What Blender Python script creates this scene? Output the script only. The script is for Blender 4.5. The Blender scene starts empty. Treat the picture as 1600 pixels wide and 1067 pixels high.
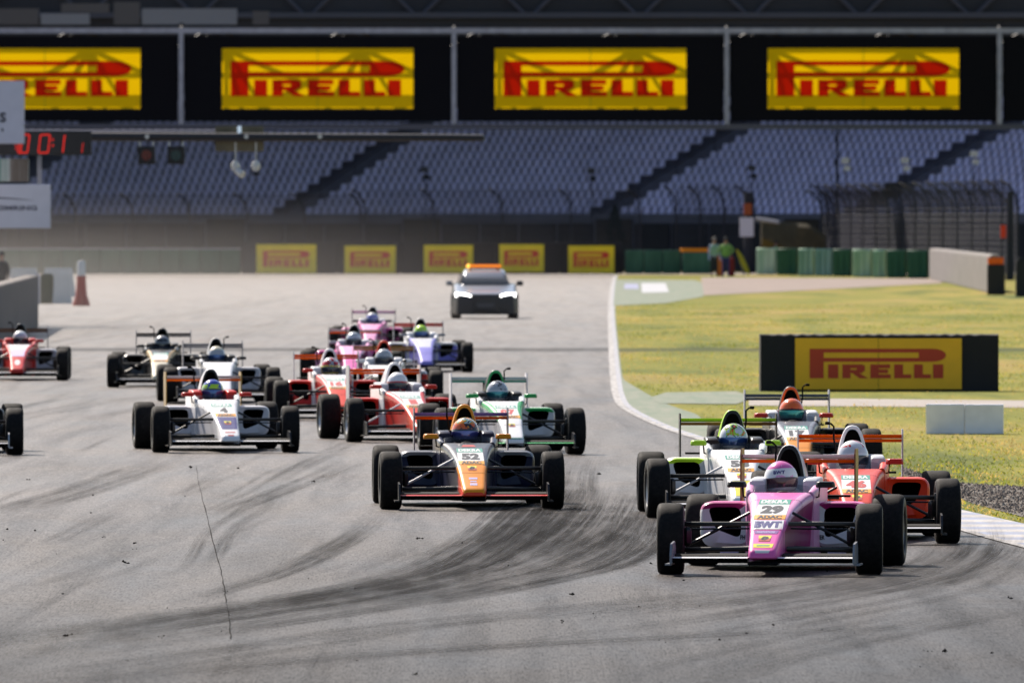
import bpy, bmesh, math, random
from mathutils import Vector, Matrix
from mathutils.bvhtree import BVHTree
R = math.radians
random.seed(7)
C = bpy.context.scene.collection
SC = bpy.context.scene
# ------------------------------------------------------------------ camera
FPX = 21000.0; HC = 2.7; YH = 349.0          # focal length in px of a 1600 px wide frame, eye height, horizon row
cam = bpy.data.cameras.new('camera'); co = bpy.data.objects.new('camera', cam); C.objects.link(co)
cam.sensor_width = 36; cam.lens = 36*FPX/1600; cam.clip_start = 1; cam.clip_end = 6000
co.location = (0, 0, HC); co.rotation_euler = (R(90)-math.atan((533.5-YH)/FPX), 0, 0)
cam.dof.use_dof = True; cam.dof.focus_distance = 112; cam.dof.aperture_fstop = 10.5
SC.camera = co
SC.render.engine = 'CYCLES'; SC.cycles.transparent_max_bounces = 64   # many thin rubber marks lie over one another
# ------------------------------------------------------------------ sky, sun, exposure
SUN_EL = R(40); SUN_AZ = R(-27)                # azimuth from +Y (ahead) towards +X
w = bpy.data.worlds.new("World"); SC.world = w; w.use_nodes = True
nt = w.node_tree; bg = nt.nodes['Background']
sky = nt.nodes.new('ShaderNodeTexSky'); sky.sky_type = 'NISHITA'; sky.sun_disc = False
sky.sun_elevation = SUN_EL; sky.sun_rotation = SUN_AZ; sky.air_density = 1.0; sky.dust_density = 1.2
nt.links.new(sky.outputs[0], bg.inputs[0]); bg.inputs[1].default_value = 0.075
sl = bpy.data.lights.new('sun', 'SUN'); sl.energy = 5.0; sl.angle = R(0.5); sl.color = (1, .90, .79)
so = bpy.data.objects.new('sun', sl); C.objects.link(so)
sd = Vector((math.sin(SUN_AZ)*math.cos(SUN_EL), math.cos(SUN_AZ)*math.cos(SUN_EL), math.sin(SUN_EL)))
so.rotation_euler = sd.to_track_quat('Z', 'Y').to_euler(); so.location = (0, 0, 60)
SC.view_settings.view_transform = 'Standard'; SC.view_settings.look = 'None'
SC.view_settings.exposure = 0.72; SC.view_settings.gamma = 1
# ------------------------------------------------------------------ helpers
def s_at(py): return (py-YH)/HC                # px per metre where the ground shows at row py
def gnd(px, py, z=0.0):
    s = s_at(py); return Vector(((px-800)/s, FPX/s, z))
def at(px, py, s): return Vector(((px-800)/s, FPX/s, HC-(py-YH)/s))
def mat(name, col, rough=.5, metal=0, coat=0, spec=.5, var=0, vscale=3, emit=None, es=1, bump=0, bscale=40):
    m = bpy.data.materials.new(name); m.use_nodes = True; t = m.node_tree; b = t.nodes['Principled BSDF']
    b.inputs['Base Color'].default_value = (*col, 1); b.inputs['Roughness'].default_value = rough
    b.inputs['Metallic'].default_value = metal; b.inputs['Coat Weight'].default_value = coat
    b.inputs['Coat Roughness'].default_value = .08; b.inputs['Specular IOR Level'].default_value = spec
    if var or bump:
        tc = t.nodes.new('ShaderNodeTexCoord')
    if var:
        n = t.nodes.new('ShaderNodeTexNoise'); n.inputs['Scale'].default_value = vscale; n.inputs['Detail'].default_value = 6
        t.links.new(tc.outputs['Object'], n.inputs['Vector'])
        mr = t.nodes.new('ShaderNodeMapRange'); mr.inputs[1].default_value = .3; mr.inputs[2].default_value = .7
        mr.inputs[3].default_value = 1-var; mr.inputs[4].default_value = 1+var*.6
        t.links.new(n.outputs['Fac'], mr.inputs[0])
        mx = t.nodes.new('ShaderNodeVectorMath'); mx.operation = 'SCALE'; mx.inputs[0].default_value = col
        t.links.new(mr.outputs[0], mx.inputs['Scale']); t.links.new(mx.outputs[0], b.inputs['Base Color'])
    if bump:
        n2 = t.nodes.new('ShaderNodeTexNoise'); n2.inputs['Scale'].default_value = bscale; n2.inputs['Detail'].default_value = 4
        t.links.new(tc.outputs['Object'], n2.inputs['Vector'])
        bp = t.nodes.new('ShaderNodeBump'); bp.inputs['Strength'].default_value = bump; bp.inputs['Distance'].default_value = .01
        t.links.new(n2.outputs['Fac'], bp.inputs['Height']); t.links.new(bp.outputs[0], b.inputs['Normal'])
    if emit:
        b.inputs['Emission Color'].default_value = (*emit, 1); b.inputs['Emission Strength'].default_value = es
    return m
_pc = {}
PAL = dict(pink=(.80,.13,.44), palepink=(.82,.36,.60), magenta=(.30,.015,.13), white=(.78,.78,.8), offwhite=(.62,.62,.66), black=(.008,.008,.01),
  navy=(.008,.011,.04), grey=(.22,.23,.26), silver=(.42,.43,.46), orange=(.85,.13,.005), gunmetal=(.055,.06,.075), amber=(.80,.27,.002), red=(.60,.015,.01),
  orangered=(.75,.045,.01), green=(.02,.36,.09), lime=(.45,.75,.03), yellow=(.8,.62,.04), purple=(.22,.2,.62), blue=(.03,.06,.42),
  gold=(.35,.22,.06), teal=(.03,.33,.25), carbon=(.014,.014,.017), brown=(.16,.06,.02), cream=(.7,.65,.5))
def paint(k):
    if k not in _pc:
        if k == 'carbon': _pc[k] = mat('carbon_fibre', PAL[k], .38, 0, .2, var=.3, vscale=30)
        else: _pc[k] = mat('paint_'+k, PAL[k], .42, .1 if k in ('silver', 'grey') else 0, .22, .22, var=.07, vscale=6)
    return _pc[k]
def setp(o, label=None, cat=None, group=None, kind=None):
    if label: o['label'] = label
    if cat: o['category'] = cat
    if group: o['group'] = group
    if kind: o['kind'] = kind
    return o
def empty(name, loc=(0,0,0), rz=0, **k):
    o = bpy.data.objects.new(name, None); C.objects.link(o); o.location = loc; o.rotation_euler = (0,0,rz); o.empty_display_size = .3
    return setp(o, **k)
class MB:
    def __init__(s): s.v = []; s.f = []; s.m = []
    def add(s, vs, fs, m=0):
        b = len(s.v); s.v += [tuple(v) for v in vs]
        for i, f in enumerate(fs):
            s.f.append(tuple(b+j for j in f)); s.m.append(m[i] if isinstance(m, list) else m)
        return s
    def box(s, x0, x1, y0, y1, z0, z1, m=0, ch=0):
        if ch:
            return s.loft([rrect(x0+ch, x1-ch, z0+ch, z1-ch, ch*.6, y0), rrect(x0, x1, z0, z1, ch, y0+ch), rrect(x0, x1, z0, z1, ch, y1-ch), rrect(x0+ch, x1-ch, z0+ch, z1-ch, ch*.6, y1)], m)
        return s.add([(x0,y0,z0),(x1,y0,z0),(x1,y1,z0),(x0,y1,z0),(x0,y0,z1),(x1,y0,z1),(x1,y1,z1),(x0,y1,z1)],
                     [(0,3,2,1),(4,5,6,7),(0,1,5,4),(1,2,6,5),(2,3,7,6),(3,0,4,7)], m)
    def tube(s, p, r, n=8, m=0, flat=1.0):
        p = [Vector(q) for q in p]; rs = r if isinstance(r, (list, tuple)) else [r]*len(p); rings = []
        for i, q in enumerate(p):
            d = (p[min(i+1, len(p)-1)]-p[max(i-1, 0)]).normalized()
            a = Vector((0,0,1)) if abs(d.z) < .9 else Vector((1,0,0))
            u = d.cross(a).normalized(); v = u.cross(d)
            rings.append([q+(u*math.cos(t)+v*math.sin(t)*flat)*rs[i] for t in [2*math.pi*k/n for k in range(n)]])
        return s.loft(rings, m)
    def loft(s, rings, m=0, caps=True, close=False, mf=None):
        n = len(rings[0]); b = len(s.v)
        for r in rings: s.v += [tuple(v) for v in r]
        L = len(rings)
        for i in range(L if close else L-1):
            for k in range(n):
                i2 = (i+1) % L
                f = (b+i*n+k, b+i*n+(k+1) % n, b+i2*n+(k+1) % n, b+i2*n+k)
                s.f.append(f); s.m.append(mf(i, k) if mf else m)
        if caps and not close:
            s.f.append(tuple(b+k for k in reversed(range(n)))); s.m.append(mf(0, 0) if mf else m)
            s.f.append(tuple(b+(L-1)*n+k for k in range(n))); s.m.append(mf(L-2, 0) if mf else m)
        return s
    def revolve(s, prof, c, n=40, m=0, axis='x', mf=None):  # prof: closed list of (a along axis, r)
        rings = []
        for k in range(n):
            t = 2*math.pi*k/n; cs, sn = math.cos(t), math.sin(t)
            if axis == 'x': rings.append([(c[0]+a, c[1]+r*cs, c[2]+r*sn) for a, r in prof])
            else: rings.append([(c[0]+r*cs, c[1]+r*sn, c[2]+a) for a, r in prof])
        return s.loft(rings, m, close=True, mf=mf)
    def mesh(s, name, smooth=True, ang=38):
        me = bpy.data.meshes.new(name); me.from_pydata(s.v, [], s.f)
        for i, p in enumerate(me.polygons): p.material_index = s.m[i]
        bm = bmesh.new(); bm.from_mesh(me); bmesh.ops.recalc_face_normals(bm, faces=bm.faces)
        for f in bm.faces: f.smooth = smooth
        for e in bm.edges:
            if len(e.link_faces) == 2 and e.calc_face_angle(0) > R(ang): e.smooth = False
        bm.to_mesh(me); bm.free(); me.update(); return me
    def build(s, name, mats, parent=None, smooth=True, ang=38, **k):
        me = s.mesh(name, smooth, ang)
        if not isinstance(mats, (list, tuple)): mats = [mats]
        for m in mats: me.materials.append(m)
        return link(name, me, None, parent, **k)
def link(name, me, mats=None, parent=None, **k):
    o = bpy.data.objects.new(name, me); C.objects.link(o)
    if parent: o.parent = parent
    if mats:
        for i, m in enumerate(mats): o.material_slots[i].link = 'OBJECT'; o.material_slots[i].material = m
    return setp(o, **k)
def rrect(x0, x1, z0, z1, r, y, seg=3):
    r = min(r, (x1-x0)/2*.99, (z1-z0)/2*.99); pts = []
    for cx, cz, a0 in ((x1-r, z0+r, -90), (x1-r, z1-r, 0), (x0+r, z1-r, 90), (x0+r, z0+r, 180)):
        for k in range(seg+1):
            a = R(a0+90*k/seg); pts.append((cx+r*math.cos(a), y, cz+r*math.sin(a)))
    return pts
def trap(y, wt, wb, z0, z1, r, cx=0, seg=4):  # rounded trapezoid
    co_ = [(wb, z0), (wt, z1), (-wt, z1), (-wb, z0)]; pts = []
    for i, (x, z) in enumerate(co_):
        p = Vector((x, z)); a = Vector(co_[i-1])-p; b = Vector(co_[(i+1) % 4])-p
        rr = min(r, a.length*.45, b.length*.45); a = p+a.normalized()*rr; b = p+b.normalized()*rr
        for k in range(seg+1):
            t = k/seg; q = a*(1-t)**2+p*2*t*(1-t)+b*t*t; pts.append((cx+q.x, y, q.y))
    return pts
def interp(st, n):  # catmull-rom densify station tuples
    out = []
    for i in range(len(st)-1):
        p0 = st[max(i-1, 0)]; p1 = st[i]; p2 = st[i+1]; p3 = st[min(i+2, len(st)-1)]
        for k in range(n):
            t = k/n
            out.append(tuple(.5*(2*b+(c-a)*t+(2*a-5*b+4*c-d)*t*t+(3*b-a-3*c+d)*t**3) for a, b, c, d in zip(p0, p1, p2, p3)))
    out.append(tuple(st[-1])); return out
def resample(poly, n):
    P = [Vector(p) for p in poly]; L = [(P[(i+1) % len(P)]-P[i]).length for i in range(len(P))]; T = sum(L); out = []
    for k in range(n):
        d = T*k/n; i = 0
        while d > L[i] and i < len(L)-1: d -= L[i]; i += 1
        out.append(P[i].lerp(P[(i+1) % len(P)], d/L[i]))
    return out
def round_poly(poly, r, seg=4):
    out = []
    for i, p in enumerate(poly):
        p = Vector(p); a = Vector(poly[i-1])-p; b = Vector(poly[(i+1) % len(poly)])-p
        rr = min(r, a.length*.45, b.length*.45); a = p+a.normalized()*rr; b = p+b.normalized()*rr
        for k in range(seg+1):
            t = k/seg; out.append(a*(1-t)**2+p*2*t*(1-t)+b*t*t)
    return out
_tc = {}
def text2d(s, bold=.02, sx=1.0):
    """flat text as (verts, faces) scaled to unit height and centred; returns width as well"""
    key = (s, bold, sx)
    if key in _tc: return _tc[key]
    cu = bpy.data.curves.new('lettering', 'FONT'); cu.body = s; cu.size = 1; cu.offset = bold; cu.resolution_u = 3; cu.fill_mode = 'FRONT'
    cu.space_character = 1.05
    o = bpy.data.objects.new('lettering', cu); C.objects.link(o)
    dg = bpy.context.evaluated_depsgraph_get(); me = bpy.data.meshes.new_from_object(o.evaluated_get(dg))
    vs = [(v.co.x, v.co.y) for v in me.vertices]; fs = [tuple(p.vertices) for p in me.polygons]
    x0, x1 = min(v[0] for v in vs), max(v[0] for v in vs); y0, y1 = min(v[1] for v in vs), max(v[1] for v in vs); h = y1-y0
    vs = [((x-(x0+x1)/2)/h*sx, (y-(y0+y1)/2)/h) for x, y in vs]
    bpy.data.objects.remove(o); bpy.data.curves.remove(cu); bpy.data.meshes.remove(me)
    _tc[key] = (vs, fs, (x1-x0)/h*sx); return _tc[key]
def grid2d(x0, x1, z0, z1, nx=10, nz=8, skew=0):
    vs = [(x0+(x1-x0)*i/nx, z0+(z1-z0)*j/nz) for j in range(nz+1) for i in range(nx+1)]
    fs = [(j*(nx+1)+i, j*(nx+1)+i+1, (j+1)*(nx+1)+i+1, (j+1)*(nx+1)+i) for j in range(nz) for i in range(nx)]
    return vs, fs
class Decal:
    """front-view artwork (x, z) laid on a surface; each piece sits on the piece below it"""
    def __init__(s): s.p = []
    def rect(s, x0, x1, z0, z1, m, lay=0, nx=8, nz=6): s.p.append((*grid2d(x0, x1, z0, z1, nx, nz), m, lay)); return s
    def quad(s, a, b, c, d, m, lay=0, n=6):
        vs, fs = grid2d(0, 1, 0, 1, n, n); a, b, c, d = map(Vector, (a, b, c, d))
        s.p.append(([tuple(a.lerp(b, u).lerp(d.lerp(c, u), v)) for u, v in vs], fs, m, lay)); return s
    def disc(s, cx, cz, rx, rz, m, lay=0):
        vs = [(cx, cz)]+[(cx+rx*math.cos(t/16*6.2832), cz+rz*math.sin(t/16*6.2832)) for t in range(16)]
        s.p.append((vs, [(0, i+1, (i+1) % 16+1) for i in range(16)], m, lay)); return s
    def text(s, t, cx, cz, h, m, lay=1, w=None, bold=.03, fat=0):
        vs, fs, W = text2d(t, min(bold, .045)); k = h if w is None else w/W
        for j, o in enumerate((0, -fat, fat) if fat else (0,)): s.p.append(([(cx+o+x*k, cz+z*h) for x, z in vs], fs, m, lay+j*.12))
        return s
    def on(s, bvh, mb=None, y0=-3, off=.0022):
        mb = mb or MB()
        for vs, fs, m, lay in s.p:
            out = []
            for x, z in vs:
                h, n, i, d = bvh.ray_cast(Vector((x, y0, z)), Vector((0, 1, 0)))
                if h is None: h = Vector((x, out[-1][1] if out else 0, z)); n = Vector((0, -1, 0))
                if n.y > 0: n = -n
                out.append(tuple(h+n*(off*(1+.6*lay))))
            mb.add(out, fs, m)
        return mb
    def flat(s, mb=None, y=0, off=.004):
        mb = mb or MB()
        for vs, fs, m, lay in s.p: mb.add([(x, y-off*(lay), z) for x, z in vs], fs, m)
        return mb
def bvh_of(me): return BVHTree.FromPolygons([v.co.copy() for v in me.vertices], [tuple(p.vertices) for p in me.polygons])

# ------------------------------------------------------------------ node shorthand
class NT:
    def __init__(s, name):
        s.m = bpy.data.materials.new(name); s.m.use_nodes = True; s.t = s.m.node_tree; s.b = s.t.nodes['Principled BSDF']
        s.tc = s.t.nodes.new('ShaderNodeTexCoord')
    def n(s, typ, **k):
        nd = s.t.nodes.new('ShaderNode'+typ)
        for a, v in k.items(): setattr(nd, a, v)
        return nd
    def l(s, a, b): s.t.links.new(a, b)
    def mapped(s, scale, src='Object'):
        mp = s.n('Mapping'); mp.inputs['Scale'].default_value = scale; s.l(s.tc.outputs[src], mp.inputs[0]); return mp.outputs[0]
    def noise(s, vec, scale=1, detail=6, rough=.6, dist=0):
        nd = s.n('TexNoise'); nd.inputs['Scale'].default_value = scale; nd.inputs['Detail'].default_value = detail
        nd.inputs['Roughness'].default_value = rough; nd.inputs['Distortion'].default_value = dist; s.l(vec, nd.inputs['Vector']); return nd.outputs['Fac']
    def rng(s, v, a, b, c, d):
        nd = s.n('MapRange'); s.l(v, nd.inputs[0])
        for i, x in enumerate((a, b, c, d)): nd.inputs[i+1].default_value = x
        return nd.outputs[0]
    def math(s, op, a, b=None):
        nd = s.n('Math', operation=op)
        for i, x in enumerate((a, b)):
            if x is None: continue
            if isinstance(x, (int, float)): nd.inputs[i].default_value = x
            else: s.l(x, nd.inputs[i])
        return nd.outputs[0]
    def mix(s, f, a, b, blend='MIX'):
        nd = s.n('Mix', data_type='RGBA', blend_type=blend)
        if isinstance(f, (int, float)): nd.inputs[0].default_value = f
        else: s.l(f, nd.inputs[0])
        for i, x in ((6, a), (7, b)):
            if isinstance(x, tuple): nd.inputs[i].default_value = (*x, 1)
            else: s.l(x, nd.inputs[i])
        return nd.outputs[2]
    def ramp(s, v, stops, interp='LINEAR'):
        nd = s.n('ValToRGB'); nd.color_ramp.interpolation = interp; e = nd.color_ramp.elements
        while len(e) < len(stops): e.new(.5)
        for x, (p, c) in zip(e, stops): x.position = p; x.color = (*c, 1)
        s.l(v, nd.inputs[0]); return nd.outputs[0]
    def bump(s, h, st=.3, d=.01):
        bp = s.n('Bump'); bp.inputs['Strength'].default_value = st; bp.inputs['Distance'].default_value = d
        s.l(h, bp.inputs['Height']); s.l(bp.outputs[0], s.b.inputs['Normal'])
def cloth(name, col, tr=.5):
    m = bpy.data.materials.new(name); m.use_nodes = True; t = m.node_tree; b = t.nodes['Principled BSDF']; out = t.nodes['Material Output']
    b.inputs['Base Color'].default_value = (*col, 1); b.inputs['Roughness'].default_value = .8; b.inputs['Specular IOR Level'].default_value = .15
    ts = t.nodes.new('ShaderNodeBsdfTranslucent'); ts.inputs[0].default_value = (*col, 1); mx = t.nodes.new('ShaderNodeMixShader'); mx.inputs[0].default_value = tr
    t.links.new(b.outputs[0], mx.inputs[1]); t.links.new(ts.outputs[0], mx.inputs[2]); t.links.new(mx.outputs[0], out.inputs[0]); return m
# ================================================================== ground, track, markings
def sheet(name, pts, z, m, sub=None):
    bm = bmesh.new(); vs = [bm.verts.new((p[0], p[1], z)) for p in pts]; bm.faces.new(vs)
    bmesh.ops.triangulate(bm, faces=bm.faces[:]); bmesh.ops.recalc_face_normals(bm, faces=bm.faces)
    for f in bm.faces:
        if f.normal.z < 0: f.normal_flip()
    me = bpy.data.meshes.new(name); bm.to_mesh(me); bm.free(); me.materials.append(m)
    return link(name, me, kind='structure')
def smooth_line(pts, n=8):
    return [Vector(p) for p in interp([tuple(p) for p in pts], n)]
# grass
g = NT('dry_grass')
v1 = g.mapped((.35, .05, 1)); v2 = g.mapped((6, .8, 1)); v3 = g.mapped((.09, .03, 1)); v4 = g.mapped((40, 5, 1))
a = g.noise(v1, 1, 8, .6, .3); b_ = g.noise(v2, 1, 6, .7); c_ = g.noise(v3, 1, 4); d_ = g.noise(v4, 1, 3)
col = g.ramp(a, [(.36, (.09, .12, .015)), (.45, (.26, .25, .03)), (.53, (.40, .32, .05)), (.64, (.46, .30, .11))])
col = g.mix(g.rng(c_, .4, .62, 0, .75), col, (.22, .225, .02))
col = g.mix(g.rng(b_, .3, .7, .55, 0), col, (.06, .075, .012))
col = g.mix(g.rng(d_, .35, .65, .35, 0), col, (.04, .05, .01))
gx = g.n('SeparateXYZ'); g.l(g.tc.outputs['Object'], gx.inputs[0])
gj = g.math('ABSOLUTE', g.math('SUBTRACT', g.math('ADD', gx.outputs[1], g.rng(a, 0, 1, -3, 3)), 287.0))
col = g.mix(g.rng(gj, 2.5, 6, .8, 0), col, (.03, .045, .01))  # dark band over the grass: an overhead beam's shadow put into the colour
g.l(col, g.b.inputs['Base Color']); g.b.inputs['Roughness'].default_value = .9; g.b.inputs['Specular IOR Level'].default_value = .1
g.bump(b_, .6, .05)
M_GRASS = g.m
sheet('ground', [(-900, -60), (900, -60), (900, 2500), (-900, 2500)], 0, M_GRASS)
# asphalt
edge_px = [(960,430),(955,445),(952,470),(951,500),(952,530),(953,560),(955,590),(959,618),(972,638),(1020,663),(1064,679),(1112,694),(1180,722),(1300,771),(1420,807),(1500,829),(1560,846),(1620,862),(1800,915),(2150,1010),(2700,1160)]
EDGE = smooth_line([gnd(*p) for p in edge_px], 6)
a = NT('asphalt')
lo = a.noise(a.mapped((.12, .02, 1)), 1, 5, .55, .4); md = a.noise(a.mapped((.9, .12, 1)), 1, 6, .6, .5)
st = a.noise(a.mapped((2.6, .06, 1)), 1, 5, .6, .8); gr = a.noise(a.mapped((70, 2.4, 1)), 1, 2, .7); gr2 = a.noise(a.mapped((26, 1.0, 1)), 1, 2, .7)
col = a.mix(a.rng(lo, .3, .7, 0, 1), (.058, .050, .045), (.085, .073, .066))
col = a.mix(a.rng(md, .35, .7, 0, .55), col, (.070, .064, .062))
col = a.mix(a.rng(st, .4, .68, 0, .7), col, (.055, .05, .05))
col = a.mix(a.rng(gr, .3, .62, .75, 0), col, (.03, .028, .028))
col = a.mix(a.rng(gr2, .5, .75, 0, .6), col, (.19, .175, .165))
pa = a.noise(a.mapped((.33, .03, 1)), 1, 2, .4, 1.5)
col = a.mix(a.rng(pa, .52, .545, 0, .22), col, (.040, .036, .030))
bg_ = a.noise(a.mapped((.22, .035, 1)), 1.7, 7, .75, .6)
col = a.mix(a.rng(bg_, .5, .7, 0, .45), col, (.12, .105, .094))
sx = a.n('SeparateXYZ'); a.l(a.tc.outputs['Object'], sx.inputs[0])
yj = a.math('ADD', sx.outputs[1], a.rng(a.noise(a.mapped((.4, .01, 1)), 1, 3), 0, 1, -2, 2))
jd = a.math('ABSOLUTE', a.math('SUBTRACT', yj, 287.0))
col = a.mix(a.rng(jd, 2.6, 5.5, .8, 0), col, (.018, .017, .017))  # same overhead shadow painted across the asphalt as a dark band
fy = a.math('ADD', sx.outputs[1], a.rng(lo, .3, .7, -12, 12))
col = a.mix(a.rng(fy, 82, 140, .75, 0), col, (.022, .019, .018))  # nearest asphalt darker: brightness falloff put into the colour
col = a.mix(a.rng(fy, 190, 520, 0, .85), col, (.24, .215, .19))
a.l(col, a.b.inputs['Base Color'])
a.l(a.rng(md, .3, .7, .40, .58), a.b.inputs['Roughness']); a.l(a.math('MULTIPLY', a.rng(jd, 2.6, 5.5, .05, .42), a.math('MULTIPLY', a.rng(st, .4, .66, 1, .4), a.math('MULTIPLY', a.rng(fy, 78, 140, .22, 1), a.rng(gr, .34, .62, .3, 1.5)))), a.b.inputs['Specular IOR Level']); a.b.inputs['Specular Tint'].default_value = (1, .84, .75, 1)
a.bump(gr, .25, .004)
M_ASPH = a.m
far = gnd(960, 427.5)
trk = [(-260, -50), (12, -50)] + [(p.x, p.y) for p in reversed(EDGE)] + [(far.x, 735), (-260, 735)]
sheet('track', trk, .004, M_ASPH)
sheet('runoff_asphalt', [(far.x, 705), (60, 705), (60, 735), (far.x, 735)], .004, mat('pale_gravel', (.30, .25, .22), .95, var=.25, vscale=.6))
# white edge line and painted kerb band
def band(name, c0, w0, w1, z, m, i0=0, i1=None):
    pts = c0[i0:i1]; L = []; Rr = []
    for i, p in enumerate(pts):
        d = (pts[min(i+1, len(pts)-1)]-pts[max(i-1, 0)]).normalized(); n = Vector((-d.y, d.x, 0))
        if n.x < 0: n = -n
        a0 = w0(p) if callable(w0) else w0; a1 = w1(p) if callable(w1) else w1
        L.append(p+n*a0); Rr.append(p+n*a1)
    vs = [(q.x, q.y, z) for q in L+Rr]; k = len(pts)
    me = bpy.data.meshes.new(name); me.from_pydata(vs, [], [(i, i+1, k+i+1, k+i) for i in range(k-1)])
    bm = bmesh.new(); bm.from_mesh(me)
    for f in bm.faces:
        if f.normal.z < 0: f.normal_flip()
    bm.to_mesh(me); bm.free(); me.materials.append(m); return link(name, me, kind='structure')
wl = NT('worn_white_paint')
wn = wl.noise(wl.mapped((9, .8, 1)), 1, 6, .7)
wl.l(wl.mix(wl.rng(wn, .40, .58, 0, .85), (.40, .38, .37), (.12, .11, .105)), wl.b.inputs['Base Color']); wl.b.inputs['Roughness'].default_value = .6
band('edge_line', EDGE, -.02, lambda p: .07 if p.y < 200 else .09, .012, wl.m)
kb = NT('painted_kerb')
wv = kb.n('TexWave', wave_type='BANDS', bands_direction='Y', wave_profile='SIN'); wv.inputs['Scale'].default_value = .16; wv.inputs['Distortion'].default_value = .4
kb.l(kb.tc.outputs['Object'], wv.inputs[0])
kc = kb.mix(kb.rng(wv.outputs['Fac'], .45, .55, 0, 1), (.40, .38, .37), (.20, .24, .36))
kc = kb.mix(kb.rng(kb.noise(kb.mapped((7, .7, 1)), 1, 7, .75), .4, .68, 0, .75), kc, (.17, .16, .155))
kb.l(kc, kb.b.inputs['Base Color']); kb.b.inputs['Roughness'].default_value = .7
def kerb_w(p):
    y = p.y
    if y > 165: return .17
    return .17+min(1.0, (165-y)/45)*.62
band('kerb', EDGE, .08, kerb_w, .009, kb.m)
# green painted run-off strip outside the line, and the paler spur
gp = NT('faded_green_paint')
gn = gp.noise(gp.mapped((3, .25, 1)), 1, 7, .7)
gp.l(gp.mix(gp.rng(gn, .35, .65, 0, 1), (.085, .135, .08), (.17, .18, .13)), gp.b.inputs['Base Color']); gp.b.inputs['Roughness'].default_value = .85
def green_w(p):
    y = p.y
    if y < 152: return .17
    if y < 190: return .17+.75*(y-152)/38
    if y < 232: return .92-.72*(y-190)/42
    return .2
band('runoff_paint', EDGE, .16, green_w, .007, gp.m)
sheet('runoff_patch', [gnd(958,478), gnd(1040,474), gnd(1098,464), gnd(1110,446), (gnd(1085,438)), gnd(962,437)], .010, gp.m)
wp = mat('faded_white_paint', (.36, .37, .4), .7, var=.2, vscale=2)
sheet('painted_block', [gnd(1003,458), gnd(1045,457), gnd(1040,443), gnd(1002,443)], .016, wp)
sheet('painted_block', [gnd(975,452), gnd(998,452), gnd(997,444), gnd(976,444)], .016, mat('faded_blue_paint', (.2, .22, .36), .7, var=.2, vscale=2))
sheet('runoff_patch', [gnd(1030,631), gnd(1150,632), gnd(1180,622), gnd(1150,612), gnd(1040,614), gnd(1015,622)], .010, gp.m)
sheet('service_path', [gnd(1170,634), gnd(1700,638), gnd(1700,627), gnd(1170,622)], .006, mat('dusty_path', (.33, .29, .26), .95, var=.25, vscale=.8))
sheet('gravel_strip', [gnd(1470,443), gnd(1180,458), gnd(1100,462), gnd(1095,434), gnd(1480,436)], .013, mat('pinkish_gravel', (.24, .185, .155), .95, var=.3, vscale=.5))
# gravel bed by the kerb at the right
gb = [gnd(1410,742), gnd(1450,758), gnd(1520,787), gnd(1620,814), gnd(1800,860), gnd(1800,785), gnd(1600,762), gnd(1500,755), gnd(1440,742), gnd(1410,730)]
sheet('gravel_bed', gb, .006, mat('earth', (.10, .085, .07), .95, var=.4, vscale=3))
EX = EDGE
def edge_x(y):
    for p, q in zip(EX, EX[1:]):
        if q.y <= y <= p.y: return q.x+(p.x-q.x)*(y-q.y)/(p.y-q.y)
    return EX[-1].x
def in_poly(x, y, P):
    c = False
    for i in range(len(P)):
        x1, y1 = P[i][0], P[i][1]; x2, y2 = P[i-1][0], P[i-1][1]
        if (y1 > y) != (y2 > y) and x < (x2-x1)*(y-y1)/(y2-y1)+x1: c = not c
    return c
rs = random.Random(3); mb = MB()
def stone(mb, x, y, z, r, rs, m=0):
    vs = []
    for p in ((1,0,0),(0,1,0),(-1,0,0),(0,-1,0),(0,0,1),(0,0,-.4)):
        vs.append((x+p[0]*r*rs.uniform(.6,1.2), y+p[1]*r*rs.uniform(.6,1.2), z+p[2]*r*rs.uniform(.5,1.0)))
    mb.add(vs, [(0,1,4),(1,2,4),(2,3,4),(3,0,4),(1,0,5),(2,1,5),(3,2,5),(0,3,5)], m)
xs = [p.x for p in gb]; ys = [p.y for p in gb]
for i in range(9000):
    x, y = rs.uniform(min(xs), min(max(xs), 6.5)), rs.uniform(min(ys), max(ys))
    if in_poly(x, y, gb): stone(mb, x, y, .008, rs.uniform(.008, .03), rs, rs.choice((0,0,0,1,2)))
mb.build('gravel', [mat('stone_grey', (.19,.145,.115), .9), mat('stone_pale', (.30,.25,.20), .9), mat('stone_dark', (.08,.062,.05), .9)], smooth=False, kind='stuff')
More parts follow.
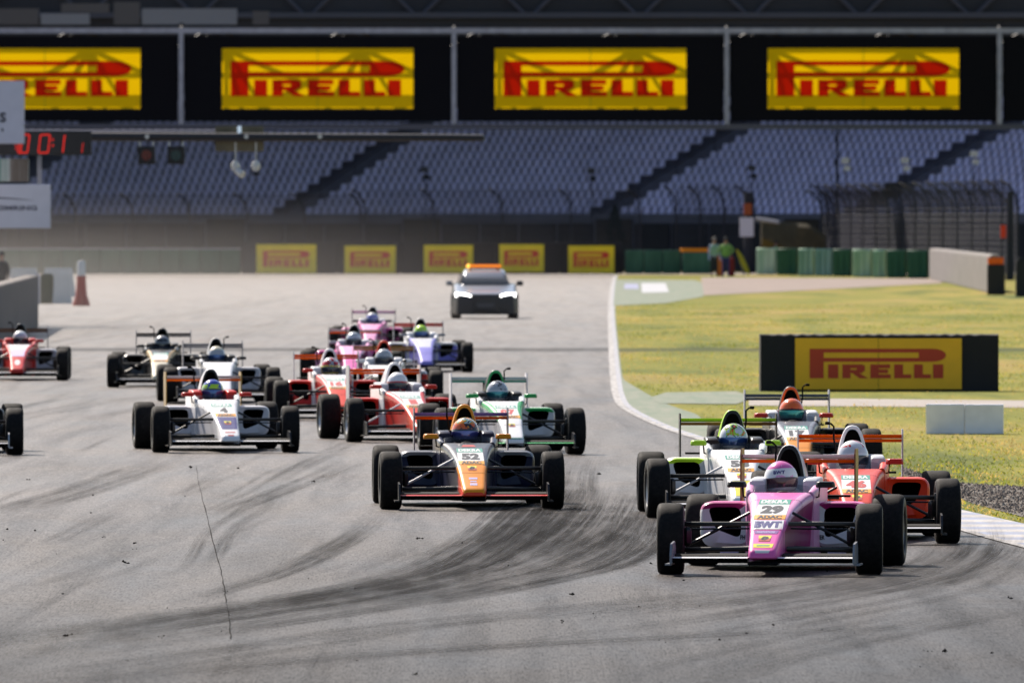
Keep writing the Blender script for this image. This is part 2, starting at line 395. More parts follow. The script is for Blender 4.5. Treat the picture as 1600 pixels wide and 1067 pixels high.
# grass tufts on the near part of the verge (blades a few cm tall, really there)
def patch(x, y): return math.sin(x*.9+y*.045+1.2*math.sin(y*.083))+.8*math.sin(y*.11-x*.5+1)+.4*math.sin(x*3.3+y*.37)
mb = MB(); rg = random.Random(5); n = 0
tuft_skip = gb
while n < 48000:
    y = 118+rg.random()**1.4*330; x = edge_x(y)+kerb_w(Vector((0,y,0)))+.05+rg.random()*(800/FPX*y-edge_x(y)+.4)
    if x < edge_x(y)+green_w(Vector((0,y,0)))+.05: continue
    if in_poly(x, y, tuft_skip) and rg.random() < .97: n += 1; continue
    if 281.5 < y < 290.5 and rg.random() < .93: n += 1; continue  # few blades along the painted shadow band
    if 199 < y < 216 and rg.random() < .93: n += 1; continue
    clump = math.sin(x*3.1+y*.21)+math.sin(x*1.3-y*.13+2)
    if rg.random() < .35-.25*clump: n += 1; continue
    h = rg.uniform(.010, .030)*(1+.35*clump*rg.random()); a = rg.uniform(0, 6.28); ww = rg.uniform(.003, .008)*(1+y/200)
    dx, dy = math.cos(a)*ww, math.sin(a)*ww; lx, ly = rg.uniform(-.03, .03), rg.uniform(-.03, .03)
    mb.add([(x-dx,y-dy,0),(x+dx,y+dy,0),(x+lx,y+ly,h)], [(0,1,2)], (rg.choice((0,2,2,0,3)) if patch(x, y) < -.5 else rg.choice((1,1,1,3)) if patch(x, y) > .25 else rg.choice((0,3,2,1,3)))); n += 1
mb.build('grass', [cloth('blade_green', (.22,.27,.03), .5), cloth('blade_straw', (.56,.40,.13), .5), cloth('blade_olive', (.14,.16,.025), .5), cloth('blade_lime', (.40,.37,.04), .5)], smooth=False, kind='stuff')
# rubber laid down on the asphalt
def rubber_mat(name, strength):
    s = NT(name); uv = s.tc.outputs['UV']; sp = s.n('SeparateXYZ'); s.l(uv, sp.inputs[0])
    e = s.math('MULTIPLY', sp.outputs[0], s.math('SUBTRACT', 1.0, sp.outputs[0])); e = s.rng(e, 0, .2, 0, 1)
    stv = s.n('Mapping'); stv.inputs['Scale'].default_value = (14, .07, 1); s.l(uv, stv.inputs[0])
    n1 = s.rng(s.noise(stv.outputs[0], 1, 5, .7), .40, .62, 0, 1)
    n2 = s.rng(s.noise(s.mapped((3, .25, 1)), 1, 5, .7), .3, .62, .3, 1)
    f2 = s.n('UVMap'); f2.uv_map = 'fade'; sp2 = s.n('SeparateXYZ'); s.l(f2.outputs[0], sp2.inputs[0])
    k = s.math('MULTIPLY', s.math('MULTIPLY', e, n1), s.math('MULTIPLY', n2, sp2.outputs[0]))
    s.l(s.math('MULTIPLY', k, strength), s.b.inputs['Alpha']); s.b.inputs['Base Color'].default_value = (.008, .008, .010, 1)
    s.b.inputs['Roughness'].default_value = .85; s.b.inputs['Specular IOR Level'].default_value = .04; return s.m
class Ribbons:
    def __init__(s): s.v=[]; s.f=[]; s.uv=[]; s.fd=[]
    def add(s, pts, w, z, amp=1):
        P = interp([tuple(p) for p in pts], 9); P = [Vector(p) for p in P]; L = 0; b = len(s.v)
        tot = sum((P[i+1]-P[i]).length for i in range(len(P)-1))
        for i, p in enumerate(P):
            if i: L += (P[i]-P[i-1]).length
            d = (P[min(i+1, len(P)-1)]-P[max(i-1, 0)]); d.z = 0; d.normalize(); n = Vector((-d.y, d.x, 0))*w/2
            s.v += [(p.x-n.x, p.y-n.y, z), (p.x+n.x, p.y+n.y, z)]; t = L/tot; f = min(1, (t/.3)**1.3, (1-t)/.25)*amp
            s.uv += [(0, L), (1, L)]; s.fd += [(f, 0), (f, 0)]
            if i: k = b+2*i; s.f.append((k-2, k-1, k+1, k))
    def build(s, name, m):
        me = bpy.data.meshes.new(name); me.from_pydata(s.v, [], s.f); u = me.uv_layers.new(name='UVMap'); f = me.uv_layers.new(name='fade'); u = me.uv_layers['UVMap']; f = me.uv_layers['fade']
        for lp in me.loops: u.data[lp.index].uv = s.uv[lp.vertex_index]; f.data[lp.index].uv = s.fd[lp.vertex_index]
        bm = bmesh.new(); bm.from_mesh(me)
        for q in bm.faces:
            if q.normal.z < 0: q.normal_flip()
        bm.to_mesh(me); bm.free(); me.materials.append(m); return link(name, me, kind='structure')
rb = Ribbons(); rr = random.Random(11); zl = [.0125]
def skid(px, w=.24, amp=1, n=1, sp=.3, jit=.02):
    base = [gnd(*p) for p in px]
    for k in range(n):
        off = (k-(n-1)/2)*sp+rr.uniform(-jit, jit)
        rb.add([p+Vector((off, rr.uniform(-.3, .3), 0)) for p in base], w*rr.uniform(.8, 1.2), zl[0], amp*rr.uniform(.7, 1)); zl[0] += .00011
skid([(868,742),(846,778),(800,828),(752,862),(700,890),(620,912),(480,938),(330,958),(150,984),(-60,1012)], .34, 1, 5, .15)
skid([(880,735),(868,775),(845,815),(800,850),(740,885),(660,905),(540,925)], .9, .35, 1)
skid([(700,892),(560,925),(400,950),(230,975),(60,1000),(-80,1015)], 1.1, .4, 1)
skid([(1010,790),(1000,825),(975,858),(930,882),(870,900)], .5, .9, 2)
skid([(960,760),(940,800),(905,838),(850,866),(780,890),(700,905)], .5, .8, 2, .4)
skid([(1560,830),(1530,872),(1450,902),(1340,922),(1200,938),(1040,955)], .5, .6, 2, .4)
skid([(905,752),(890,790),(850,836),(800,866),(740,890),(640,915),(520,936),(360,962),(180,990),(-80,1022)], .22, .9, 3, .26)
skid([(1003,800),(985,838),(950,866),(900,888),(820,907),(700,930),(560,950),(400,975),(200,1004),(-60,1042)], .30, .8, 4, .2)
skid([(1300,905),(1180,925),(1040,938),(860,956),(640,980),(420,1010),(200,1040),(0,1075)], .25, .55, 3, .25)
skid([(592,804),(560,832),(500,868),(430,898),(340,926),(260,948)], .2, .8, 2, .12)
skid([(545,722),(480,752),(410,778),(366,796),(344,812)], .18, .8, 2, .16)
skid([(290,712),(200,742),(110,772),(20,796),(-60,812)], .25, .6, 3, .2)
skid([(545,700),(500,716),(452,738),(425,752)], .16, .6, 2, .15)
skid([(1480,838),(1470,868),(1420,892),(1320,916),(1180,938),(1010,956),(840,972)], .24, .75, 2, .2)
skid([(1530,812),(1540,850),(1500,886),(1420,912),(1280,940),(1120,965),(900,995),(640,1030)], .18, .7, 2, .2)
skid([(1590,850),(1560,890),(1480,925),(1340,956),(1160,985),(940,1015)], .22, .5, 2, .3)
skid([(1400,855),(1370,880),(1310,902),(1230,916),(1120,930),(1020,938)], .12, .8, 2, .12)
skid([(1000,1080),(1200,1020),(1400,980),(1600,945)], .3, .45, 3, .3)
skid([(-40,1090),(300,1052),(640,1020),(1000,1000),(1300,985),(1640,975)], .3, .45, 4, .2)
skid([(900,700),(880,740),(870,790),(830,840),(770,880)], .25, .5, 3, .25)
skid([(420,770),(390,800),(345,830),(320,870),(300,900)], .15, .5, 2, .2)
skid([(250,850),(200,880),(130,905),(40,930)], .2, .35, 2, .3)
for i in range(26):
    x = rr.uniform(-50, 1000); y = rr.uniform(640, 900); L = rr.uniform(60, 240); k = rr.uniform(.35, .6)
    skid([(x, y), (x-L*.35, y+L*k*.25), (x-L*.7, y+L*k*.6), (x-L, y+L*k*.8)], rr.uniform(.06, .2), rr.uniform(.25, .6), rr.choice((1,1,2)), .14)
for i in range(16):
    x = rr.uniform(-100, 900); y = rr.uniform(500, 640); L = rr.uniform(100, 350)
    skid([(x, y), (x-L*.4, y+L*.06), (x-L, y+L*.18)], rr.uniform(.1, .3), rr.uniform(.2, .5), 1)
rb.build('skid_marks', rubber_mat('tyre_rubber_on_asphalt', 1.0))
# dusty bright streaks at the far left
rb = Ribbons(); zl[0] = .027
for i in range(10):
    x = rr.uniform(100, 520); y = rr.uniform(455, 525); L = rr.uniform(120, 300)
    rb.add([gnd(x, y), gnd(x-L*.4, y+L*.09), gnd(x-L, y+L*.2)], rr.uniform(.4, 1.0), zl[0], rr.uniform(.3, .6)); zl[0] += .0001
db = rubber_mat('dust_on_asphalt', .8); db.node_tree.nodes['Principled BSDF'].inputs['Base Color'].default_value = (.42, .39, .36, 1)
rb.build('dust_streaks', db)
# the crack
ck = Ribbons(); base = [(306,728),(312,762),(322,803),(334,852),(345,893),(352,930),(357,965),(361,1000)]
P = interp([tuple(gnd(*p)) for p in base], 8); P = [Vector((p[0]+rr.uniform(-.005,.005), p[1], 0)) for p in P]
vs = []; fs = []
for i, p in enumerate(P):
    ww = rr.uniform(.002, .0055)*(1.0 if i > 12 else .5); vs += [(p.x-ww, p.y, .008), (p.x+ww, p.y, .008)]
    if i: k = 2*i; fs.append((k-2, k-1, k+1, k))
me = bpy.data.meshes.new('track_crack'); me.from_pydata(vs, [], fs); me.materials.append(mat('crack_filler', (.02,.019,.019), .95, spec=.05)); link('track_crack', me, kind='structure')
# crumbs of rubber
mb = MB(); rc = random.Random(21)
crumbs = [(142,804),(212,851),(160,842),(88,868),(11,830),(335,854),(98,931),(213,860),(482,906),(573,905),(145,776),(757,1049),(1068,910),(823,916),(998,951),(1030,1003),(1166,993),(1284,987),(1335,992),(1450,1021),(1576,937),(1040,1007),(1124,1003),(878,977),(927,962)]
crumbs += [(rc.uniform(0,1600), rc.uniform(720,1060)) for _ in range(45)]
for px, py in crumbs:
    p = gnd(px, py)
    if p.x > edge_x(p.y)-.2: continue
    r = rc.uniform(.006, .02)*(1 if py > 800 else 1.3)
    for q in range(rc.choice((1,1,2,3))): stone(mb, p.x+rc.uniform(-.03,.03)*(q>0), p.y+rc.uniform(-.3,.3)*(q>0), .012+r*.3, r*rc.uniform(.5,1.1), rc)
mb.build('rubber_crumbs', mat('rubber_crumb', (.004,.004,.004), .95, spec=.05), smooth=False, kind='stuff')
# ================================================================== grandstand
CX, CY, RAD = -195.8, 568.4, 289.0
def arc(phi, d, z): return (CX+(RAD+d)*math.sin(phi), CY+(RAD+d)*math.cos(phi), z)
P0, P1 = R(29), R(58); TR, RI, Z0, NR = 1.07, .46, 2.35, 17
M_CONC = mat('stand_concrete', (.15,.15,.20), .9, var=.2, vscale=.5)
M_DARK = mat('dark_steel', (.03,.032,.045), .6, var=.2, vscale=.7)
stand = empty('grandstand', arc(R(43.5), 0, 0), label='curved grandstand of pale blue seats under a dark roof behind the track', cat='grandstand')
mb = MB(); NP = 60; rings = []
prof = [(-.6, 0), (-.6, Z0+.9), (-.45, Z0+.9), (-.45, Z0)]
for i in range(NR+8): prof += [(i*TR, Z0+i*RI), ((i+1)*TR, Z0+i*RI)]
prof += [((NR+8)*TR+.3, Z0+(NR+7)*RI), ((NR+8)*TR+.3, 0)]
rings = [[arc(P0+(P1-P0)*k/NP, d, z) for d, z in prof] for k in range(NP+1)]
def keep(o): o.parent = stand; o.matrix_parent_inverse = Matrix.Translation(stand.location).inverted(); return o
keep(mb.loft(rings, 0).build('terrace', M_CONC, smooth=False))
# dark stained front wall cladding, with openings
mb = MB()
for k in range(48):
    a0 = P0+(P1-P0)*k/48; a1 = P0+(P1-P0)*(k+.93)/48; q = [arc(a0,-.72,.0),arc(a1,-.72,.0),arc(a1,-.64,.0),arc(a0,-.64,.0)]
    zt = Z0+.35 if k % 5 else Z0+.6
    mb.add(q+[(x,y,zt) for x,y,z in q], [(0,1,5,4),(1,2,6,5),(2,3,7,6),(3,0,4,7),(4,5,6,7)], 0 if (k*7) % 5 else 1)
keep(mb.build('front_cladding', [mat('cladding_dark', (.022,.022,.032), .7, var=.4, vscale=.4), mat('cladding_brown', (.05,.04,.035), .7, var=.4, vscale=.4)], smooth=False))
# seats
AIS = [R(34.2), R(38.9), R(43.8), R(47.9), R(52.3)]
seat_v = MB()
def seat_geo(mb, T, m=0):
    # shell with curved back and short pan; local x along row, y back
    prof = [(-.36,.40),(-.34,.36),(-.02,.38),(.05,.46),(.11,.74),(.135,.73),(.08,.43),(.0,.34),(-.34,.33)]
    xs = [(-.225,.03),(-.2,0),(0,-.015),(.2,0),(.225,.03)]; rings = [[T @ Vector((x, p[0]-(dz if p[1] > .4 else 0), p[1]-(.05 if abs(x) > .21 and p[1] > .7 else 0)+dz*.4)) for p in prof] for x, dz in xs]
    mb.loft(rings, m)
M_SEAT = mat('seat_plastic', (.76,.73,1.0), .4, var=.12, vscale=.3)
sv = MB(); seat_geo(sv, Matrix.Identity(4)); sv.box(-.05,.05,-.06,.03,0,.35,0); seat_me = sv.mesh('seat'); seat_me.materials.append(M_SEAT)
allseats = []; rseat = random.Random(2)
PITCH = .60/RAD
n0 = int((P1-P0)/PITCH)
for i in range(NR):
    for j in range(n0):
        ph = P0+j*PITCH+(i % 2)*0
        if any(abs(ph-a)*(RAD+i*TR) < 1.25 for a in AIS): continue
        x, y, z = arc(ph, i*TR+.55, Z0+i*RI)
        px = 800+x*FPX/y; py = YH+(HC-z-.5)*FPX/y
        if -40 < px < 1640 and py > 150: allseats.append((y, px, py, i, ph, x, z))
vis = sorted([s for s in allseats if 200 < s[2] < 330 and 60 < s[1] < 1590], key=lambda s: s[0])
near = set((s[3], s[4]) for s in vis[:96]); rest = MB()
for y, px, py, i, ph, x, z in allseats:
    T = Matrix.Translation((x, y, z)) @ Matrix.Rotation(-ph+rseat.uniform(-.05,.05), 4, 'Z') @ Matrix.Scale(.94, 4, (1,0,0)) @ Matrix.Scale(1.14, 4, (0,0,1))
    if (i, ph) in near:
        o = link('seat', seat_me); o.matrix_world = T; o.parent = stand; o.matrix_parent_inverse = Matrix.Translation(stand.location).inverted()
    else: seat_geo(rest, T)
keep(rest.build('seat_rows', M_SEAT, kind='stuff'))
# roof beams and fascia; unseen high roof and walls shaped to shade the seats
mb = MB(); mb.box(-140, 130, 772, 905, 30, 30.7, 0); mb.box(-140, 130, 901, 905, 0, 30, 0); mb.box(-144,-140,772,900,6,30,0)
mb.box(-120, 130, 741, 742, 12.9, 17.3, 0)
keep(mb.build('roof', mat('fascia_and_shade_roof', (.02,.021,.03), .7, var=.3, vscale=.1), smooth=False))  # fascia plus the added unseen roof and walls that shade the seats
mb = MB()
for k in range(22):
    x = -60+k*6.1; mb.box(x, x+.5, 743, 890, 16.6, 17.2, 0)
    mb.tube([(x+.2,740.7,14.2),(x+3,740.7,17)], .12, 6, 0); mb.tube([(x+5.8,740.7,14.2),(x+3,740.7,17)], .12, 6, 0)
mb.box(-90, 100, 740.5, 740.9, 14.0, 14.3, 0)
keep(mb.build('roof_beam', mat('beam_steel', (.05,.053,.075), .6), smooth=False))
mb = MB()
for px0, px1, py0, py1, m in ((-5,60,14,44,1),(64,140,22,46,0),(178,218,4,40,1),(222,370,14,48,0),(395,420,18,44,1),(96,170,6,20,1)):
    a = at(px0, py1, 28.6); b = at(px1, py0 , 28.6); mb.box(a.x, b.x, a.y, a.y+1, a.z, b.z, m)
keep(mb.build('press_box', [mat('box_grey', (.22,.22,.24), .8), mat('box_dark', (.1,.09,.09), .8)], smooth=False))
# railings on the aisles
for a in AIS[1:4]:
    mb = MB()
    for i in range(0, NR, 3):
        p = arc(a+1.2/RAD, i*TR, Z0+i*RI); mb.tube([p, (p[0],p[1],p[2]+1)], .03, 5)
    mb.tube([arc(a+1.2/RAD, i*TR, Z0+i*RI+1) for i in range(0, NR, 4)], .03, 5)
    keep(mb.build('handrail', M_DARK))

# ================================================================== overhead advertising banners on their truss
M_BY = cloth('yellow_banner_cloth', (.90,.56,.0), .30); M_BR = cloth('red_banner_print', (.75,.02,.0), .30)
M_BK = mat('black_banner_cloth', (.004,.004,.007), .85, spec=.15)
M_BEAM = mat('galvanised_frame', (.33,.33,.4), .5, .3, var=.2, vscale=3)
def logo(w, h):
    """stretched-P tyre maker's lettering in a box w x h, origin at its centre: list of (polygon, lift)"""
    P = []
    X = lambda u: (u-.5)*w; Z = lambda v: (.5-v)*h      # u right, v down, both 0..1
    def q(u0, v0, u1, v1, l=0): P.append(([(X(u0),Z(v1)),(X(u1),Z(v1)),(X(u1),Z(v0)),(X(u0),Z(v0))], l))
    # P: stem, long top bar, lower bar, bowl end
    q(.0,.0,.103,1); q(.103,.0,.90,.13); q(.103,.31,.90,.44); q(.80,.12,.90,.32)
    cap = [(X(.90), Z(.0))]+[(X(.90+.10*math.sin(t)), Z(.22-.22*math.cos(t))) for t in [math.pi*k/10 for k in range(1, 10)]]+[(X(.90), Z(.44))]
    P.append((cap[::-1], 0))
    v0, v1, vm = .53, 1.0, .765
    def I(u): q(u,v0,u+.075,v1)
    I(.135); I(.905)
    u = .24; q(u,v0,u+.06,v1); q(u,v0,u+.15,v0+.13); q(u,vm-.05,u+.15,vm+.06); q(u+.105,v0+.03,u+.165,vm)
    P.append(([(X(u+.07),Z(vm+.05)),(X(u+.125),Z(v1)),(X(u+.19),Z(v1)),(X(u+.12),Z(vm+.05))], 0))
    u = .445; q(u,v0,u+.06,v1); q(u,v0,u+.145,v0+.13); q(u,vm-.065,u+.13,vm+.065); q(u,v1-.13,u+.15,v1)
    for u in (.62,.765): q(u,v0,u+.065,v1); q(u,v1-.13,u+.125,v1)
    return P
def logo_mesh(mb, w, h, y, m, th=.01):
    for k, (poly, l) in enumerate(logo(w, h)):
        n = len(poly); yy = y-(k % 7)*.0008; a = [(x, yy, z) for x, z in poly]
        mb.add(a, [tuple(range(n))], m)
S_B = 30.0; DB = FPX/S_B; pit = 426.3/S_B
zt, zb = HC+(YH-57)/S_B, HC+(YH-190)/S_B
desc = {0:'second from left', 1:'above the safety car', 2:'second from right, above the marshals', -1:'cut by the left edge', 3:'only its black end at the right edge'}
for k in range(-1, 4):
    cx = (496.3+k*426.3-800)/S_B; t = empty('banner', (cx, DB, zb), group='big overhead banners', cat='banner', label='large black overhead banner with yellow panel, '+desc[k])
    hw = pit/2-.16
    mb = MB(); n = 24
    for i in range(n+1):
        x = -hw+2*hw*i/n
        for z in (0, zt-zb): mb.v.append((x, .04*math.sin(i*1.3), z))
    for i in range(n): mb.f.append((2*i, 2*i+2, 2*i+3, 2*i+1)); mb.m.append(0)
    # the yellow window is left out of the black cloth
    x0, x1 = -4.98, 4.98; z0, z1 = (190-170)/S_B, (190-76)/S_B; H = zt-zb; mb = MB()
    for a0, a1, b0, b1 in ((-hw, x0, 0, H), (x1, hw, 0, H), (x0, x1, 0, z0), (x0, x1, z1, H)): mb.box(a0, a1, -.01, .01, b0, b1)
    mb.build('black_cloth', M_BK, t, smooth=False)
    mb = MB(); mb.add([(x0,0,z0),(0,0,z0),(0,0,z1),(x0,0,z1),(x1,0,z0),(x1,0,z1)], [(0,1,2,3),(1,4,5,2)]); yp = mb.build('yellow_panel', M_BY, t, smooth=False)
    mb = MB(); logo_mesh(mb, 9.05, 55/S_B, -.02, 0); o = mb.build('lettering', M_BR, yp, smooth=False); o.location = (0, 0, (z0+z1)/2+.03)
    o.location.z = (190-123.5)/S_B
    mb = MB(); mb.box(-.02,.02,-.012,-.006,z0,z1); mb.build('seam', mat('seam_thread', (.5,.38,.0), .8) if 'seam_thread' not in bpy.data.materials else bpy.data.materials['seam_thread'], yp, smooth=False)
M_BLKST = mat('black_steel', (.008,.009,.014), .7)
fr = empty('banner_truss', (0, DB, 0), label='long grey steel truss carrying the overhead banners', cat='truss')
mb = MB()
for k in range(-3, 5): x = (283+k*426.3-800)/S_B; mb = MB(); mb.box(x-.12, x+.12, -.14, .1, zb-.15, zt+.15); mb.build('upright', M_BEAM, fr, smooth=False)
mb = MB(); mb.box(-55, 55, -.15, .12, zt+.15, zt+.42, 0); mb.build('top_rail', M_BEAM, fr, smooth=False)
mb = MB(); mb.box(-55, 55, -.12, .12, zb-.42, zb-.15, 0); mb.build('bottom_rail', mat('rail_dark', (.07,.07,.1), .6), fr, smooth=False)
mb = MB(); Y2 = 1.3
for k in range(-3, 5):
    x = (283+k*426.3-800)/S_B; nx = x+pit
    mb.tube([(x, .3, zt+.2), (x, Y2, zt+.55)], .1, 6); mb.tube([(x, .3, zb), (x, Y2, zb)], .08, 6); mb.tube([(x, Y2, zb-.3), (x, Y2, zt+.7)], .12, 6)
    for c in (.36, .86):
        c0 = (x+pit*(c-.24), Y2, zt+.5)
        for u, zz in ((-.40,1.6),(-.2,.2),(.0,0),(.09,0),(.2,.4),(.44,2.2)):
            mb.tube([c0, (c0[0]+u*pit, Y2, zb+zz)], .12, 5)
mb.build('brace', M_BLKST, fr)
mb = MB(); mb.box(-55,55,Y2-.12,Y2+.12,zt+.45,zt+.62); mb.box(-55,55,Y2-.1,Y2+.1,10.05,10.5); mb.box(-55,55,Y2-.1,Y2+.1,11.55,11.65)
mb.build('rear_chord', M_BLKST, fr, smooth=False)
mb = MB()
for x in (-52, 52): mb.box(x-.5, x+.5, -.4, 3, 0, zt+2.4)
mb.build('leg', M_DARK, fr, smooth=False)

# ================================================================== barriers along the far side
def belt_mat(name, c1, c2, sc=1.5):
    s = NT(name); n = s.noise(s.mapped((sc, sc, .25)), 1, 5, .7); s.l(s.mix(s.rng(n, .38, .62, 0, 1), c1, c2), s.b.inputs['Base Color']); s.b.inputs['Roughness'].default_value = .75; return s.m
M_GB = belt_mat('green_belt', (.014,.085,.05), (.035,.13,.08)); M_GL = belt_mat('pale_green_belt', (.20,.38,.25), (.50,.66,.52), 3)
def barrier_run(name, pa, pb, h, th, m, label, cat, cap=None, group=None, seg=12, ch=.06):
    A = Vector(pa); B = Vector(pb); L = (B-A).length; ang = math.atan2(B.y-A.y, B.x-A.x)
    t = empty(name, (A.x, A.y, 0), ang, label=label, cat=cat, group=group)
    for k in range(seg):
        mb = MB(); a = L*k/seg; b = L*(k+1)/seg-.03; mb.box(a, b, 0, th, 0, h, 0, ch); mb.build('segment', m, t)
    if cap:
        mb = MB(); mb.box(0, L, .05, th-.05, h+.003, h+.07); mb.build('cap', cap, t, smooth=False)
    return t
M_CAP = mat('cap_strip', (.4,.4,.44), .7, var=.3, vscale=2)
s0 = 29.3; D0 = FPX/s0
barrier_run('tyre_barrier', ((-60-800)/s0, D0), ((376-800)/s0, D0), 1.3, .9, M_GB, 'long dark green belt-covered tyre barrier at the far left', 'tyre barrier', M_CAP, seg=14)
barrier_run('black_barrier', ((378-800)/s0, D0), ((974-800)/s0, D0), 1.7, .8, mat('black_foam_block', (.008,.009,.016), .8, var=.3, vscale=1), 'long black foam block barrier behind the safety car carrying five yellow boards', 'barrier', seg=12)
barrier_run('tyre_barrier', ((977-800)/s0, D0-.5), ((1064-800)/s0, D0-.5), 1.27, .9, M_GB, 'short dark green barrier between the black wall and the marshals', 'tyre barrier', seg=3)
o = barrier_run('tyre_barrier', ((1066-800)/s0, D0-1.5), ((1110-800)/s0, D0-1.5), 1.15, .9, M_GB, 'dark green barrier end block with orange tyres on top, left of marshals', 'tyre barrier', seg=1)
mb = MB()
for i in range(5): mb.revolve([(0,.12),(0,.26),(.12,.3),(.2,.26),(.2,.12)], (.15+i*.3,.4,1.17), 12, 0, 'z')
mb.build('orange_tyre', paint('amber'), o)
M_PY = mat('yellow_board', (.92,.70,.0), .5, var=.1, vscale=2); M_PR = mat('red_board_print', (.7,.04,.01), .5)
for i, (a, b, t_, u, wd) in enumerate(((400,494,382,427,'leftmost'),(538,618,384,427,'second from left'),(662,739,383,426,'middle one, left of the safety car roof'),(780,850,382,425,'second from right, right of the safety car roof'),(888,960,384,427,'rightmost'))):
    ss = s0+.04; w_ = (b-a)/ss; h_ = (u-t_)/ss; t = empty('sponsor_board', ((a+b)/2/ss-800/ss, D0-.12, HC-(u-YH)/ss), R((-4,3,-3,2,-2)[i]), label='small yellow board on black barrier, '+wd, cat='board', group='yellow boards on the black barrier')
    mb = MB(); mb.box(-w_/2, w_/2, -.04, .04, 0, h_); mb.build('panel', M_PY, t, smooth=False)
    mb = MB(); logo_mesh(mb, w_*.78, h_*.55, -.046, 0); o = mb.build('lettering', M_PR, t, smooth=False); o.location.z = h_*.5
# tyre stacks right
xs = [1180,1212,1246,1272,1300,1330,1362,1384,1416,1450]
TC = ['pale green with a bare rib, leftmost','mid green, second from left','pale green, third from left','pale streaked green, fourth from left','mid green, fifth from left','pale green, sixth from left','dark green, next to the lightest one','lightest green of the row','dark green, last but one before the concrete wall','darkest green, touching the concrete wall']
for i in range(9):
    a, b = xs[i], xs[i+1]; s_ = 29.6+2.3*i/8; D = FPX/s_; cx = ((a+b)/2-800)/s_; w_ = (b-a)/s_; pale = i in (0,2,3,5,6)
    t = empty('tyre_stack', (cx, D, 0), R(-8), label='belted stack of tyres, '+TC[[0,1,2,3,4,5,6,8,9][i]] if i != 6 else 'belted stack of tyres, lightest green of the row', cat='tyre stack', group='green tyre stacks before the concrete wall')
    m = M_GL if pale else M_GB
    mb = MB(); nn = 3
    rg_ = [(0,.0)]
    prof = []
    for k in range(7): z = k*.2; prof += [(z, w_/2-.06), (z+.05, w_/2), (z+.15, w_/2), (z+.19, w_/2-.05)]
    prof = [(0,.05)]+prof+[(1.37,.05)]
    mb.revolve(prof, (0,.45,0), 20, 0, 'z'); mb.build('tyre_column', m, t)
    mb = MB()
    for q in range(3): x = -w_/2+.05+q*(w_-.1)/3; mb.box(x, x+(w_-.1)/3-.04, -.02-.03*(q % 2), .1, .03, 1.34, 0, .02)
    mb.build('belt', m, t)
# concrete wall at the right, coming nearer
cw = mat('wall_concrete', (.17,.155,.15), .9, var=.25, vscale=1.2)
A = gnd(1452,436); B = gnd(1546,458)
barrier_run('concrete_wall', A, B, 1.42, .4, cw, 'pale grey concrete wall of upright panels right of the green tyre stacks', 'wall', mat('wall_top', (.3,.28,.27), .8), seg=9, ch=.03)
mb = MB(); p = gnd(1556,461); t = empty('marker_post', (p.x, p.y, 0), label='stout black post with orange cap at the end of the concrete wall', cat='post')
mb.box(-.32,.35,0,.4,0,1.15,0,.04); mb.build('block', mat('post_black', (.01,.01,.012), .7), t); mb = MB(); mb.box(-.3,.3,.02,.35,1.153,1.42,0,.04); mb.build('cap', paint('orange'), t)
p = gnd(1600,464); t = empty('marker_post', (p.x, p.y, 0), label='black post cut by the right edge of the picture', cat='post')
mb = MB(); mb.box(-.3,.5,0,.4,0,1.35,0,.04); mb.build('block', bpy.data.materials['post_black'], t)
mb = MB(); mb.box(-.2,.4,.02,.35,1.353,1.45,0,.02); mb.build('cap', bpy.data.materials['post_black'], t)
# ------------------------------------------------------------------ debris fence
def mesh_mat(name, col, alpha, lo=.66, hi=.74):
    s = NT(name); br = s.n('TexBrick'); s.b.inputs['Base Color'].default_value = (*col, 1); s.b.inputs['Roughness'].default_value = .9; s.b.inputs['Specular IOR Level'].default_value = .03
    w1 = s.n('TexWave', wave_type='BANDS', bands_direction='X'); w1.inputs['Scale'].default_value = 3.1; w2 = s.n('TexWave', wave_type='BANDS', bands_direction='Z'); w2.inputs['Scale'].default_value = 3.1
    s.l(s.tc.outputs['Object'], w1.inputs[0]); s.l(s.tc.outputs['Object'], w2.inputs[0])
    mx = s.math('MAXIMUM', w1.outputs['Fac'], w2.outputs['Fac']); s.l(s.rng(mx, lo, hi, 0, alpha), s.b.inputs['Alpha']); return s.m
M_WIRE = mesh_mat('fence_wire', (.035,.038,.055), .9)
M_WIRE2 = mesh_mat('thin_fence_wire', (.04,.045,.06), .8, .86, .95)
M_POST = mat('fence_post_steel', (.03,.033,.045), .75, spec=.2)
def fence(name, pa, pb, h, n, label, lean=-.8, wires=7):
    A = Vector(pa); B = Vector(pb); L = (B-A).length; ang = math.atan2(B.y-A.y, B.x-A.x); t = empty(name, (A.x, A.y, 0), ang, label=label, cat='fence')
    cur = [(0,0),(0,h*.72),(lean*.12,h*.85),(lean*.5,h*.95),(lean,h)]
    for k in range(n+1):
        x = L*k/n; mb = MB(); mb.tube([(x+c*.85, c*.5, z) for c, z in cur], .06, 7); mb.build('post', M_POST, t)
    mb = MB()
    for k in range(wires): 
        z = h*.72*(k+1)/wires; mb.tube([(0,0,z),(L,0,z)], .012, 4)
    mb.build('cable', M_POST, t)
    mb = MB(); rings = [[(L*j, c*.5+.01, z) for c, z in cur] for j in (0, 1)]
    vs = rings[0]+rings[1]; k = len(cur); mb.add(vs, [(i, i+1, k+i+1, k+i) for i in range(k-1)], 0); mb.build('wire_mesh', M_WIRE if name == 'cage_fence' else M_WIRE2, t)
    return t
D1 = FPX/28.6
fence('debris_fence', ((-60-800)/28.6, D1), ((565-800)/28.6, D1), 4.3, 7, 'tall wire debris fence behind the left green barrier')
fence('debris_fence', ((570-800)/28.6, D1), ((1000-800)/28.6, D1), 4.55, 4, 'tall wire debris fence with curved posts behind the black barrier')
fence('debris_fence', ((1056-800)/28.6, D1-1), ((1168-800)/28.6, D1-1), 4.75, 3, 'wire debris fence with curved posts behind the marshals')
